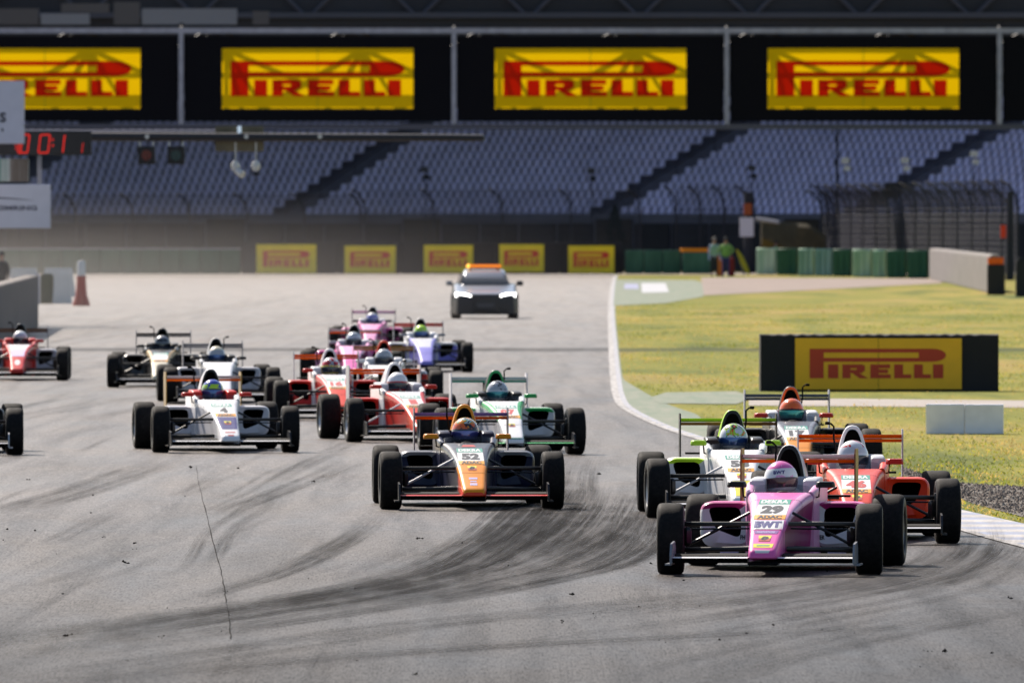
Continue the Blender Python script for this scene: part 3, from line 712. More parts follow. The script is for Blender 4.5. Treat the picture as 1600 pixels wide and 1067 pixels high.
fence('cage_fence', ((1290-800)/28.6, D1-3), ((1590-800)/33, FPX/33), 4.75, 14, 'dense cage of curved posts and wire behind the concrete wall', -1.4, 12)
fence('cage_fence', ((1288-800)/28.6, D1+6), ((1580-800)/30, FPX/30+4), 4.5, 14, 'second row of curved cage posts standing behind the first', -1.2, 12)
def post(px, py0, py1, s, r, name, label, cat, m=M_POST, extra=None):
    p = at(px, py1, s); t = empty(name, (p.x, p.y, 0), label=label, cat=cat); mb = MB(); mb.tube([(0,0,0),(0,0,HC-(py0-YH)/s)], [r*1.2, r], 8); mb.build('pole', m, t); return t
t = post(1170, 300, 430, 29, .28, 'fence_pillar', 'thick dark pillar with a white sign and orange panel above the marshals', 'pillar')
mb = MB(); mb.box(-.5,.25,-.42,-.3,HC-(370-YH)/29,HC-(340-YH)/29); mb.build('sign', mat('sign_white', (.6,.6,.72), .7), t, smooth=False)
mb = MB(); mb.box(-.3,.15,-.42,-.3,HC-(336-YH)/29,HC-(318-YH)/29); mb.build('panel', mat('faded_orange_panel', (.30,.07,.02), .8), t, smooth=False)
t = post(1578, 300, 450, 33, .16, 'fence_pillar', 'dark pillar with an orange patch at the right end of the cage', 'pillar')
mb = MB(); mb.box(-.45,-.2,-.3,-.2,HC-(372-YH)/33,HC-(352-YH)/33); mb.build('panel', paint('orangered'), t, smooth=False)
post(1308, 198, 430, 28, .07, 'thin_mast', 'thin dark mast rising in front of the seats right of centre', 'mast')
# cameras / speakers on masts in front of the seats
M_LIT = mat('white_housing', (.6,.6,.58), .5)
for px, py, wd in ((1322,256,'right of the thin mast'),(1415,256,'between the two right aisles'),(1523,246,'rightmost, on the third aisle'),(1176,268,'above the thick pillar'),(925,272,'on the middle block of seats'),(665,270,'left of centre on the seats')):
    t = empty('loudspeaker_mast', (at(px, py, 28.2).x, FPX/28.2, 0), label='white and dark loudspeakers on a thin mast, '+wd, cat='loudspeaker', group='loudspeakers in front of the seats')
    z = HC-(py-YH)/28.2; dim = px in (925, 665, 1176)
    mb = MB(); mb.tube([(0,.3,0),(0,.3,z+.1)], .035, 6); mb.build('mast', M_POST, t)
    mb = MB(); mb.loft([trap(-.35,.2,.24,z+.02,z+.34,.05,-.05), trap(.2,.1,.12,z+.08,z+.28,.04,0)]); mb.build('horn', M_DARK if dim else M_LIT, t)
    mb = MB(); mb.loft([trap(-.3,.16,.2,z-.4,z-.12,.05,.05), trap(.2,.08,.1,z-.34,z-.18,.04,0)]); mb.build('horn', M_POST if dim else M_LIT, t)
# dark bush in front of the stand, tarpaulin behind the barrier
mb = MB(); p = at(961, 365, 27.6); rt = random.Random(4)
t = empty('shrub', (p.x, p.y, 0), label='dark upright conifer in front of the stand at the foot of the middle aisle', cat='shrub')
mb.tube([(0,0,0),(0,0,2.2)], [.12,.05], 7); mb.build('trunk', mat('bark', (.05,.035,.025), .9), t)
mb = MB()
for i in range(900):
    z = rt.uniform(.6, 3.7); r = .55*min(1, (3.75-z)/1.6)*rt.uniform(.5,1.05); a = rt.uniform(0,6.28); x, y = r*math.cos(a), r*math.sin(a); q = .12
    mb.add([(x,y,z),(x+rt.uniform(-q,q),y+rt.uniform(-q,q),z+q),(x+rt.uniform(-q,q),y+rt.uniform(-q,q),z-q*.4)], [(0,1,2)])
mb.build('crown', mat('conifer', (.012,.025,.018), .9), t, smooth=False)
t = empty('tarpaulin', (at(1235, 388, 28.5).x, FPX/28.5, 0), label='khaki tarpaulin sloping down over gear behind the tyre stacks', cat='tarpaulin')
mb = MB(); rings = []
for i in range(13):
    u = i/12; x = -1.6+3.6*u; zt_ = 2.85-.25*u-.9*max(0, u-.72)**1.2*3; rings.append([(x,-.7+.05*math.sin(i*2),.4+1.9*(1-u)*.8),(x,-.35,zt_-.25+.05*math.sin(i)),(x,0,zt_),(x,.6,zt_-.1),(x,.9,.5)])
mb.loft(rings).build('canvas', mat('khaki_canvas', (.09,.07,.035), .9, var=.3, vscale=1.5), t)
for x in (-1.4, 1.6): mb = MB(); mb.tube([(x,0,0),(x,0,2.2)], .05, 6); mb.build('pole', M_POST, t)
mb = MB()
mb.tube([(-1.9,-.4,2.95),(-.6,-.4,2.75)], .09, 8); mb.build('roof_bar', mat('frame_white', (.45,.45,.5), .6), t)

# ================================================================== board on the grass, low white block
sb = (611-YH)/HC; D = FPX/sb; x0 = (1187-800)/sb; x1 = (1559-800)/sb; hb = (611-522)/sb
t = empty('foam_board', ((x0+x1)/2, D, 0), R(1.5), label='long black foam board with a yellow panel and red lettering on the grass', cat='advertising board')
W = x1-x0; mb = MB(); N = 40; rings = []
bk = mat('black_foam', (.006,.006,.009), .75, var=.3, vscale=2)
rings = [[(-W/2+W*i/N+0, -.28+.01*math.sin(i*2.1), 0), (-W/2+W*i/N, -.28+.012*math.sin(i*1.7), hb-.02+.012*math.sin(i*2.9)), (-W/2+W*i/N, -.25, hb+.012*math.sin(i*2.9)), (-W/2+W*i/N, .25, hb), (-W/2+W*i/N, .28, 0)] for i in range(N+1)]
mb.loft(rings).build('foam_block', bk, t)
mb = MB(); a, b = (1241-1373)/sb, (1501-1373)/sb; zz0, zz1 = (611-608)/sb, (611-528)/sb; mb.box(a, (a+b)/2-.004, -.31, -.296, zz0, zz1); mb.box((a+b)/2+.004, b, -.31, -.296, zz0+.005, zz1-.004); pn = mb.build('yellow_panel', mat('yellow_vinyl', (.95,.50,.0), .45, var=.06, vscale=3), t, smooth=False)
mb = MB(); logo_mesh(mb, 213/sb, 46/sb, -.316, 0); o = mb.build('lettering', mat('red_vinyl', (.50,.03,.0), .45), pn, smooth=False); o.location = ((1370-1373)/sb, 0, (611-567.5)/sb)
sb = (678-YH)/HC; D = FPX/sb; x0 = (1447-800)/sb; x1 = (1568-800)/sb; hb = 47/sb
t = empty('white_block', ((x0+x1)/2, D, 0), R(-3), label='low plain white foam block on the grass in front of the black board', cat='foam block')
mb = MB(); W = x1-x0; mb.box(-W/2, -.003, -.15, .15, 0, hb, 0, .012); mb.build('block', mat('white_foam', (.93,.92,.96), .6, var=.1, vscale=4), t)
mb = MB(); mb.box(.003, W/2, -.15, .15, 0, hb-.004, 0, .012); mb.build('block', bpy.data.materials['white_foam'], t)

# ================================================================== left side: pit wall, barriers, boards, clock, light gantry
A = gnd(60, 512); B = gnd(-110, 602)
barrier_run('pit_wall', (B.x, B.y), (A.x, A.y), 1.36, .35, mat('pit_wall_concrete', (.16,.14,.13), .85, var=.2, vscale=1), 'grey concrete pit wall at the left edge behind the red and white car', 'wall', seg=10, ch=.03)
s_ = 46.5
def lblock(px0, px1, py0, py1, m, name, label, cat, s=s_, th=.5, kw=None):
    a = at(px0, py1, s); b = at(px1, py0, s); t = empty(name, (a.x, a.y, 0), label=label, cat=cat, **(kw or {})); mb = MB(); W = b.x-a.x; H = b.z
    mb.loft([trap(y, W*.40, W*.5, 0, H, .05, W/2) for y in (0, th)]) if name == 'water_barrier' else mb.box(0, W, 0, th, 0, H, 0, .03)
    mb.build('shell', m, t); mb = MB(); mb.box(W*.1, W*.9, .06, th-.06, H+.003, H+.05, 0, .01); mb.build('lid', m, t); return t
mw = mat('white_plastic', (.72,.71,.68), .5, var=.08, vscale=2)
for a, b, wd in ((82,112,'nearest the red and white bollard'),): lblock(a, b, 428, 475, mw, 'water_barrier', 'bright white plastic barrier block '+wd, 'barrier')
lblock(63, 83, 430, 476, mat('moss_green', (.09,.10,.06), .8, var=.2), 'crate', 'olive green box between the pit wall and the white barrier block', 'box', kw=None)
lblock(52, 62, 430, 478, mat('pale_plastic', (.45,.46,.52), .6), 'end_plate', 'narrow pale upright plate at the end of the pit wall', 'plate', s=47)
for a, b, wd in ((12,62,'leftmost'),(64,118,'partly behind the olive box')): lblock(a, b, 421, 465, mw, 'water_barrier', 'low white barrier block further back, '+wd, 'barrier', s=42.5)
p = gnd(127, 478); t = empty('bollard', (p.x, p.y, 0), label='red bollard with a tall white top beside the white barrier at the left', cat='bollard')
mb = MB(); mb.revolve([(0,.02),(0,.29),(.08,.28),(.35,.19),(.85,.15),(.98,.15),(.98,.02)], (0,0,0), 20, 0, 'z'); mb.build('base', mat('bollard_red', (.42,.07,.05), .6), t)
mb = MB(); mb.revolve([(.983,.02),(.983,.145),(1.4,.135),(1.47,.10),(1.48,.02)], (0,0,0), 20, 0, 'z'); mb.build('top', mw, t)
# white boards, clock
s_ = 60.0
def board(px0, px1, py0, py1, name, label, cat, m, s=s_, th=.12, pole=60):
    a = at(px0, py1, s); b = at(px1, py0, s); t = empty(name, (b.x, a.y, a.z), R(0), label=label, cat=cat); W = b.x-a.x; H = b.z-a.z
    mb = MB(); mb.box(-W, 0, 0, th, 0, H, 0, .015); mb.build('panel', m, t); return t, W, H
mb_ = mat('board_grey_white', (.62,.62,.74), .5, var=.05); ink = mat('board_ink', (.03,.03,.05), .6)
t, W, H = board(-150, 38, 127, 225, 'white_board', 'tall pale board cut by the left edge beside the big banners', 'board', mb_)
mb = MB(); Decal().text('S', -.555, H*.42, .27, 0, 0, bold=.05).text('s', -.57, H*.22, .09, 0, 0).flat(mb, -.004); o = mb.build('lettering', ink, t, smooth=False)
t, W, H = board(-150, 79, 288, 357, 'white_board', 'wide pale board with a grey swoosh below the red digital clock', 'board', mat('board_grey', (.60,.60,.68), .5, var=.05), s=59.5)
mb = MB(); Decal().text('HOCKENHEIMRING', -1.55, H*.46, .13, 0, 0, bold=.04, w=2.4).flat(mb, -.004)
sw = [(-2.9+2.45*i/14, H*.62+.06*math.sin(i/14*3.0)) for i in range(15)]; mb.add([(x,-.004,z) for x, z in sw]+[(x,-.004,z+.045*math.sin((i+.5)/15*3.1)) for i, (x, z) in enumerate(sw)], [(i,i+1,16+i,15+i) for i in range(14)], 0)
mb.build('lettering', mat('board_ink_grey', (.09,.09,.13), .6), t, smooth=False)
t, W, H = board(-150, 45, 248, 284, 'poster', 'small pale green poster between the clock and the wide board', 'poster', belt_mat('poster_print', (.50,.52,.50), (.16,.26,.22), 3), s=59)
mb = MB(); mb.box(-.5, -.01, -.01, -.004, 0, H); mb.build('dark_print', belt_mat('poster_dark', (.09,.07,.05), (.22,.19,.17), 5), t, smooth=False)
t, W, H = board(-150, 143, 205, 243, 'digital_clock', 'black digital clock with glowing red digits at the left', 'clock', mat('clock_black', (.006,.005,.007), .5), s=59)
dig = mat('red_led', (.3,.01,.0), .5, emit=(1,.015,.005), es=.32); mb = MB()
SEG = {'0':'abcdef','1':'bc','2':'abged'}
def seg7(mb, x, z, w, h, ch, sl=.12):
    th = h*.085; S = {'a':((0,1),(1,1)),'b':((1,1),(1,.5)),'c':((1,.5),(1,0)),'d':((0,0),(1,0)),'e':((0,.5),(0,0)),'f':((0,1),(0,.5)),'g':((0,.5),(1,.5))}
    for c in SEG[ch]:
        (u0,v0),(u1,v1) = S[c]; a = Vector((x+u0*w+v0*h*sl, z+v0*h)); b = Vector((x+u1*w+v1*h*sl, z+v1*h)); d = (b-a).normalized(); n = Vector((-d.y,d.x))*th/2; a += d*th*.15; b -= d*th*.15
        q = [a-n, b-n, b+n, a+n]; mb.add([(p.x,-.006,p.y) for p in q], [(0,1,2,3)])
k = 1/59; h = 28*k; zb_ = 4*k
for x, c in ((-148+22,'1'),(-148+38-5,'0'),(-148+65,'0'),(-148+88,'1'),(-148+118,'1')):
    mb = MB(); seg7(mb, x*k, zb_, 15*k, h if x != -30 else h*.55, c); mb.build('digit', dig, t, smooth=False)
mb = MB()
for z in (.35,.68): mb.box(-62*k, -59*k, -.008, -.004, zb_+h*z, zb_+h*z+3*k); mb.box(-119*k, -117*k, -.008, -.004, zb_+h*z*.5, zb_+h*z*.5+3*k)
mb.build('colon', dig, t, smooth=False)
t = empty('sign_post', (at(-34,300,58.8).x, FPX/58.8, 0), label='grey post with brackets and a short strut between clock and lower board', cat='post')
mb = MB(); mb.box(-.07,.07,0,.1,0,6.5); mb.build('pole', M_BEAM, t, smooth=False)
mb = MB(); mb.box(.07,2.9,.101,.16,4.55,4.65); mb.box(.07,1.8,.101,.16,3.0,3.1); mb.box(.07,1.1,.101,.16,5.4,5.5); mb.box(1.56,1.68,.161,.2,3.0,4.6); mb.build('bracket', M_BEAM, t, smooth=False)
# start light gantry arm
s_ = 58.0; p = at(145, 214, s_)
t = empty('light_gantry', (p.x, p.y, p.z), label='long black tubular arm reaching over the track from the left', cat='gantry')
k = 1/s_; mb = MB(); mb.tube([(-4,0,0),(0,0,0),(300*k,0,-1*k),(560*k,0,-1.5*k),(610*k,0,-2*k),(613*k,0,-2*k)], [.12,.12,.11,.095,.09,.02], 12); mb.build('arm', mat('arm_black', (.012,.012,.018), .5), t)
mb = MB(); mb.tube([(-4,.3,.15),(215*k,.3,.15)], .035, 8); mb.tube([(-4,0,-p.z),(-4,0,.2)], .16, 10); mb.build('conduit', mat('conduit', (.2,.2,.26), .5), t)
for x in (85, 240, 355): mb = MB(); mb.tube([(x*k,-.14,0),(x*k,.14,0)], .06, 8); mb.build('clamp', M_LIT, t)
for px, c, nm in ((229,(.10,.004,.004),'dark red'),(275,(.003,.03,.035),'dark teal')):
    q = at(px, 243, s_); o = empty('signal_light', (q.x, q.y-.1, q.z), label=f'square black signal box with a {nm} lens hanging below the gantry arm', cat='signal light', group='signal boxes under the gantry arm')
    mb = MB(); mb.box(-.23,.23,0,.3,-.24,.24,0,.02); mb.build('housing', mat('signal_black', (.006,.006,.008), .6), o)
    mb = MB(); mb.revolve([(-.012,.01),(-.012,.13),(0,.14),(0,.01)], (0,0,0), 24, 0, 'z'); l = mb.build('lens', mat('lens_'+nm.replace(' ','_'), c, .2), o); l.rotation_euler = (R(90),0,0); l.location = (0,-.012,0)
    mb = MB(); mb.box(-.2,-.16,.1,.16,.243,.42); mb.box(.16,.2,.1,.16,.243,.42); mb.box(-.26,.26,.08,.18,.42,.46); mb.build('hanger', M_LIT, o, smooth=False)
q = at(374, 217, s_); o = empty('ochre_board', (q.x, q.y+.2, q.z), label='dull ochre panel fixed behind the gantry arm', cat='panel')
mb = MB(); mb.box(-38*k,38*k,0,.06,-20*k,20*k,0,.02); mb.build('panel', mat('ochre_panel', (.13,.11,.07), .7, var=.3), o); mb = MB(); mb.box(-3*k,3*k,-.2,-.14,4*k,20*k,0,.02); mb.build('lamp', mat('lamp_white', (.6,.7,.8), .3, emit=(.7,.85,1), es=.25), o)
for px, py, nm in ((368,262,'two-part white'),(400,262,'small white and black')):
    q = at(px, py, s_); o = empty('camera_unit', (q.x, q.y, q.z), label=f'{nm} camera hanging from the gantry arm', cat='camera')
    mb = MB(); mb.revolve([(-.13,.01),(-.12,.07),(-.03,.12),(.06,.12),(.14,.06),(.15,.01)], (0,0,.03), 16, 0, 'z'); mb.build('dome', M_LIT, o)
    mb = MB(); mb.tube([(0,0,.16),(0,0,.68)], .02, 6); mb.build('stem', M_LIT, o)
    if px == 368: mb = MB(); mb.tube([(.04,-.05,-.08),(.2,-.2,-.2)], [.09,.1], 12)
    else: mb = MB(); mb.tube([(0,0,-.12),(0,0,-.22)], [.09,.06], 12)
    mb.build('lens_hood', M_LIT if px == 368 else M_POST, o)
# ================================================================== single-seater racing cars
# car space: x to the picture's right, y backwards from the front axle, z up; the nose points to -y
M_TYRE = NT('tyre_rubber'); _n = M_TYRE.noise(M_TYRE.mapped((30, 30, 30)), 1, 5, .7); _n2 = M_TYRE.noise(M_TYRE.mapped((5, 5, 5)), 1, 4, .6)
M_TYRE.l(M_TYRE.mix(M_TYRE.rng(_n, .4, .7, 0, 1), M_TYRE.mix(M_TYRE.rng(_n2, .35, .65, 0, 1), (.005,.005,.006), (.010,.0095,.0095)), (.018,.016,.0155)), M_TYRE.b.inputs['Base Color'])
M_TYRE.l(M_TYRE.rng(_n2, .3, .7, .7, .9), M_TYRE.b.inputs['Roughness']); M_TYRE.b.inputs['Specular IOR Level'].default_value = .14
M_TYRE.bump(_n, .35, .004); M_TYRE = M_TYRE.m
M_SIDE = mat('tyre_sidewall', (.012,.012,.013), .5, spec=.3, bump=.2, bscale=20)
M_RIM = mat('wheel_rim', (.30,.30,.32), .35, .8, var=.3, vscale=9)
M_HUB = mat('wheel_hub', (.02,.02,.022), .5)
M_BLK = mat('matt_black', (.003,.003,.004), .7, spec=.12, var=.3, vscale=10)
M_ARM = mat('suspension_arm', (.008,.008,.01), .35, .1)
M_VOID = mat('duct_interior', (.002,.002,.002), .9, spec=.05)
M_GLASS = mat('tinted_lip', (.04,.04,.045), .08, spec=.8); M_GLASS.node_tree.nodes['Principled BSDF'].inputs['Alpha'].default_value = .35
M_BELT = mat('harness', (.1,.1,.12), .8)
INK = {k: mat('print_'+k, c, .45) for k, c in dict(white=(.72,.72,.72), green=(.015,.27,.19), orange=(.85,.36,.015), black=(.012,.012,.014), red=(.5,.03,.02), blue=(.02,.02,.17), yellow=(.72,.66,.02), shield=(.45,.05,.02), purple=(.2,.05,.3), lilac=(.5,.45,.7)).items()}
# --- shared shapes
NOSE = interp([(-.80,.078,.098,.130,.160,.02),(-.76,.100,.112,.118,.196,.03),(-.62,.112,.120,.115,.242,.034),(-.40,.124,.128,.118,.312,.038),(-.10,.146,.142,.13,.405,.045),(.2,.166,.155,.14,.470,.052),(.55,.200,.175,.12,.532,.062),(.85,.232,.200,.08,.572,.066),(1.05,.262,.225,.05,.592,.06)], 4)
nmb = MB(); nring = [trap(y, wt, wb, z0, z1, r) for y, wt, wb, z0, z1, r in NOSE]; NK = len(nring[0])
def nose_mf(i, k):
    y = NOSE[min(i, len(NOSE)-1)][0]
    if k == 9: return 0 if y > .02 else 1          # upper surface
    if 5 <= k <= 13: return 3 if y > -.12 else 1
    return 2 if y > -.3 else 4
nmb.loft(nring, mf=lambda i, k: nose_mf(i, k)); NOSE_ME = nmb.mesh('nose', ang=50)
for _ in range(5): NOSE_ME.materials.append(None)
NOSE_B = bvh_of(NOSE_ME)
# tub behind the dash: floor and sides (driver sits in it)
gap = MB()
for yy in (.62, -.36):
    q = min(range(len(NOSE)), key=lambda i: abs(NOSE[i][0]-yy)); p = NOSE[q]
    gap.loft([trap(p[0]+dy, p[1]+.0015+dy*.08, p[2]+.0015, p[3]-.0015, p[4]+.0022+dy*.19, p[5]) for dy in (-.003, .003)], 0, caps=False)
GAP_ME = gap.mesh('panel_gap')
tub = MB()
for s_ in (-1, 1):
    st = [(1.06,.205,.262,.05,.600),(1.25,.215,.285,.05,.625),(1.5,.225,.30,.05,.655),(1.75,.225,.31,.05,.665),(2.02,.18,.30,.05,.655),(2.2,.1,.28,.05,.6)]
    tub.loft([rrect(min(s_*a, s_*b), max(s_*a, s_*b), z0, z1, .03, y) for y, a, b, z0, z1 in interp(st, 3)], 0)
tub.box(-.21,.21,1.06,2.2,.05,.08,0); TUB_ME = tub.mesh('cockpit_side')
hd = MB()
for s_ in (-1, 1): hd.loft([rrect(min(s_*.150,s_*.268), max(s_*.150,s_*.268), .50, z1, .018, y) for y, z1 in ((1.44,.675),(1.46,.69),(1.8,.70),(1.98,.70))], 0)
hd.loft([rrect(-.205,.205,.48,z1,.03,y) for y, z1 in ((1.96,.70),(2.08,.70))], 0); HEAD_ME = hd.mesh('headrest')
def arch(y, wb, z0, z1, p=.72, n=18):
    pts = []
    for i in range(n+1):
        t = math.pi*i/n; x = wb*math.copysign(abs(math.cos(t))**p, math.cos(t)); pts.append((x*(1-.15*math.sin(t)), y, z0+(z1-z0)*math.sin(t)**.82))
    return pts
ec = MB(); st = [(1.985,.118,.55,.935),(2.0,.135,.53,.948),(2.1,.15,.40,.945),(2.35,.17,.2,.90),(2.7,.16,.12,.76),(3.05,.12,.12,.60),(3.35,.07,.16,.45)]
er = [arch(*q) for q in interp(st, 3)]; ec.loft(er, mf=lambda i, k: 1 if i < 2 else 0)
ec.f = [f for f in ec.f]; COWL_ME = None
inner = [(x*.87, y-.006, .55+(z-.55)*.945) for x, y, z in arch(1.985,.118,.55,.935)]
inl = MB(); inl.loft([inner, [(x*.97, y+.10, z*.995) for x, y, z in inner]]); 
inl_c = inner
COWL_ME = ec.mesh('engine_cover'); INLET_ME = inl.mesh('air_inlet')
# side pods: mouth ring + body
def pod_mesh(s):
    outer = round_poly([Vector((.245,0,.515)),Vector((.245,0,.165)),Vector((.60,0,.165)),Vector((.648,0,.24)),Vector((.650,0,.515))], .09)
    mouth = round_poly([Vector((.335,0,.468)),Vector((.335,0,.235)),Vector((.515,0,.325)),Vector((.548,0,.40)),Vector((.572,0,.468))], .055)
    n = 44; o = resample(outer, n); m_ = resample(mouth, n)
    # align the start of the two loops by angle around the mouth's middle
    def reorder(P):
        k = min(range(n), key=lambda i: (P[i].x-.2)**2+(P[i].z-.6)**2); return P[k:]+P[:k]
    o = reorder(o); m_ = reorder(m_); mb = MB()
    def tr(P, y, f=1, g=1, dz=0, cx=.24): return [(s*(cx+(p.x-cx)*f), y, .12+(p.z-.12)*g+dz) for p in P]
    body = [tr(m_,1.62,.9), tr(m_,1.34), tr([a.lerp(b, .12) for a, b in zip(m_, o)],1.315), tr([a.lerp(b, .75) for a, b in zip(m_, o)],1.30), tr(o,1.325,.985,.995), tr(o,1.37), tr(o,1.6), tr(o,1.9,.97,.98), tr(o,2.2,.8,.93), tr(o,2.5,.52,.84), tr(o,2.8,.3,.7)]
    def mf(i, k):
        if i <= 1: return 1
        c = .5*(o[k].z+o[(k+1) % n].z)
        if i in (2, 3): return 2 if c > .44 and o[k].x > .3 else 3
        return 0 if c > .46 else 3
    mb.loft(body, mf=mf); return mb.mesh('side_pod', ang=42)
POD_ME = {s: pod_mesh(s) for s in (-1, 1)}
fl = MB(); fl.box(-.63,.63,1.28,3.0,.045,.07,0); fl.loft([rrect(-w_,w_,.05,.075,.01,y) for y, w_ in ((.75,.12),(1.1,.22),(1.28,.6))],0); fl.box(-.60,.60,1.36,2.6,.071,.17,0,.02)
fl.loft([rrect(-.5,.5,z0,z1,.02,y) for y,z0,z1 in ((2.9,.05,.12),(3.35,.16,.28))],0); FLOOR_ME = fl.mesh('floor')
# front wing
def foil(mb, x0, x1, y, z, ch, th, ang, m=0, mle=None, n=9):
    prof = []
    for i in range(n): u = i/(n-1); prof.append((u*ch, th*(1-(2*u-.5)**2*.6 if u < .75 else 1.6*(1-u))+.0))
    low = [(u, -t*.35) for u, t in prof[::-1][1:-1]]
    prof = [(a, max(b, .002)) for a, b in prof]+low; ca, sa = math.cos(ang), math.sin(ang)
    rings = [[(x, y+a*ca-b*sa, z+a*sa+b*ca) for a, b in prof] for x in (x0, x1)]
    mb.loft(rings, m, mf=(lambda i, k: mle if mle is not None and k < n-1 else m))
fw = MB()
for s_ in (-1, 1): foil(fw, s_*.115, s_*.69, -.74, .098, .20, .034, R(4), 1, 0)
fw.box(-.115,.115,-.76,-.5,.072,.10,1,.01); FW_ME = fw.mesh('front_wing')
ff = MB()
for s_ in (-1, 1): foil(ff, s_*.135, s_*.69, -.55, .132, .15, .012, R(9), 0)
FLAP_ME = ff.mesh('wing_flap')
EP_ME = {}
for s_ in (-1, 1):
    e = MB(); x = s_*.70; rings = [[(x+dx, y, z) for y, z in ((-.80,.085),(-.80,.15),(-.74,.235),(-.48,.25),(-.40,.20),(-.40,.085))] for dx in (-.008, .008)]
    e.loft(rings); e.box(min(x, x+s_*.045), max(x, x+s_*.045), -.78,-.42,.072,.084,0); EP_ME[s_] = e.mesh('endplate', smooth=False)
# rear wing
rw = MB(); foil(rw, -.445, .445, 3.02, .835, .16, .022, R(-7), 0, 0); RW_ME = rw.mesh('rear_wing')
rf = MB(); foil(rf, -.445, .445, 2.985, .795, .20, .02, R(0), 0); foil(rf, -.40, .40, 3.1, .52, .14, .015, R(0), 1); rf.box(-.06,.06,3.08,3.18,.3,.79,1,.01); RF_ME = rf.mesh('lower_plane')
REP_ME = {}
for s_ in (-1, 1):
    e = MB(); x = s_*.452; e.loft([[(x+dx, y, z) for y, z in ((2.93,.47),(2.93,.86),(2.98,.90),(3.22,.90),(3.26,.84),(3.22,.47))] for dx in (-.006, .006)]); REP_ME[s_] = e.mesh('endplate', smooth=False)
# wheels
def tyre_mesh(Rr, w, name='tyre'):
    mb = MB(); h = w/2; prof = [(-h*.86,Rr*.60),(-h*.98,Rr*.66),(-h*1.03,Rr*.80),(-h*.98,Rr*.91),(-h*.86,Rr*.972),(-h*.66,Rr*.995),(-h*.3,Rr),(h*.3,Rr),(h*.66,Rr*.995),(h*.86,Rr*.972),(h*.98,Rr*.91),(h*1.03,Rr*.80),(h*.98,Rr*.66),(h*.86,Rr*.60)]
    mb.revolve(prof, (0,0,0), 56, 0, 'x', mf=lambda i, k: 0 if 3 <= k <= 9 else 1); return mb.mesh(name, ang=60)
def rim_mesh(Rr, w, name='wheel'):
    mb = MB(); h = w/2; mb.revolve([(-h*.87,Rr*.60),(-h*.80,Rr*.635),(-h*.80,Rr*.56),(0,Rr*.5),(h*.80,Rr*.56),(h*.80,Rr*.635),(h*.87,Rr*.60),(h*.7,Rr*.5),(0,Rr*.45),(-h*.7,Rr*.5)], (0,0,0), 40, 0)
    mb.revolve([(-h*.3,.005),(-h*.3,Rr*.46),(h*.1,Rr*.46),(h*.1,.005)], (0,0,0), 24, 1)
    for k in range(9):
        a = 2*math.pi*k/9; c, s = math.cos(a), math.sin(a)
        for sx_ in (-1, 1): mb.tube([(sx_*h*.5, .03*c, .03*s), (sx_*h*.62, Rr*.5*c, Rr*.5*s)], [.016,.012], 6, 0)
    mb.tube([(-h*.75,0,0),(h*.75,0,0)], .028, 12, 1); return mb.mesh(name, ang=40)
FT, RT = tyre_mesh(.275, .205), tyre_mesh(.283, .25); FR_, RR_ = rim_mesh(.275, .205), rim_mesh(.283, .25)
for me_ in (FT, RT): me_.materials.append(M_TYRE); me_.materials.append(M_SIDE)
FX, RX = .765, .735                                     # half track
# suspension
def arm_mesh(kind, s):
    mb = MB()
    if kind == 'upper_wishbone': mb.tube([(s*.15,-.12,.375),(s*.68,0,.372)], .0115, 8, 0, 1.5); mb.tube([(s*.165,.28,.37),(s*.68,0,.368)], .0115, 8, 0, 1.5); mb.tube([(s*.155,.10,.335),(s*.68,.05,.33)], .008, 6)
    if kind == 'lower_wishbone': mb.tube([(s*.13,-.14,.185),(s*.68,0,.172)], .014, 8, 0, 1.4); mb.tube([(s*.15,.34,.185),(s*.68,0,.168)], .014, 8)
    if kind == 'push_rod': mb.tube([(s*.165,.14,.455),(s*.64,.02,.205)], .012, 8)
    if kind == 'rear_arm': mb.tube([(s*.1,2.5,.36),(s*.62,2.75,.37)], .013, 8); mb.tube([(s*.1,3.0,.36),(s*.62,2.75,.365)], .013, 8); mb.tube([(s*.1,2.45,.16),(s*.62,2.75,.16)], .014, 8); mb.tube([(s*.1,3.05,.17),(s*.62,2.75,.17)], .014, 8); mb.tube([(s*.05,2.75,.28),(s*.62,2.75,.27)], .02, 8)
    if kind == 'upright': mb.box(min(s*.655,s*.70), max(s*.655,s*.70), -.05,.05,.14,.41,0,.012); mb.box(min(s*.60,s*.66), max(s*.60,s*.66), -.13,-.02,.2,.35,0,.03)
    return mb.mesh(kind)
ARM = {(k, s): arm_mesh(k, s) for k in ('upper_wishbone','lower_wishbone','push_rod','rear_arm','upright') for s in (-1, 1)}
def mirror_mesh(s):
    mb = MB(); x = s*.345; mb.loft([trap(y, .070*f, .078*f, .628+.03*(1-f), .678-.01*(1-f), .018, x) for y, f in ((1.10,.75),(1.12,.97),(1.16,1),(1.19,1))], 0)
    mb.box(x-.066,x+.066,1.191,1.193,.634,.672,1); mb.tube([(x-s*.045,1.15,.63),(x-s*.05,1.15,.56),(x-s*.1,1.16,.545),(s*.24,1.17,.54)], .008, 6, 2); return mb.mesh('mirror')
MIR = {s: mirror_mesh(s) for s in (-1, 1)}
cm = MB(); cm.tube([(-.13,2.6,.70),(-.15,2.6,.83),(-.15,2.6,.93),(-.175,2.6,.955),(-.20,2.6,.955)], .0085, 7); cm.box(-.225,-.185,2.56,2.62,.945,.972,0,.006); CAMM = cm.mesh('antenna')
sw_ = MB(); sw_.revolve([(-.012,.10),(0,.112),(.012,.10)], (0,0,0), 20, 0, 'z'); sw_.box(-.10,.10,-.02,.02,-.01,.01,0); WHEELM = sw_.mesh('steering_wheel')
ws = MB(); N_ = 16; v_ = []
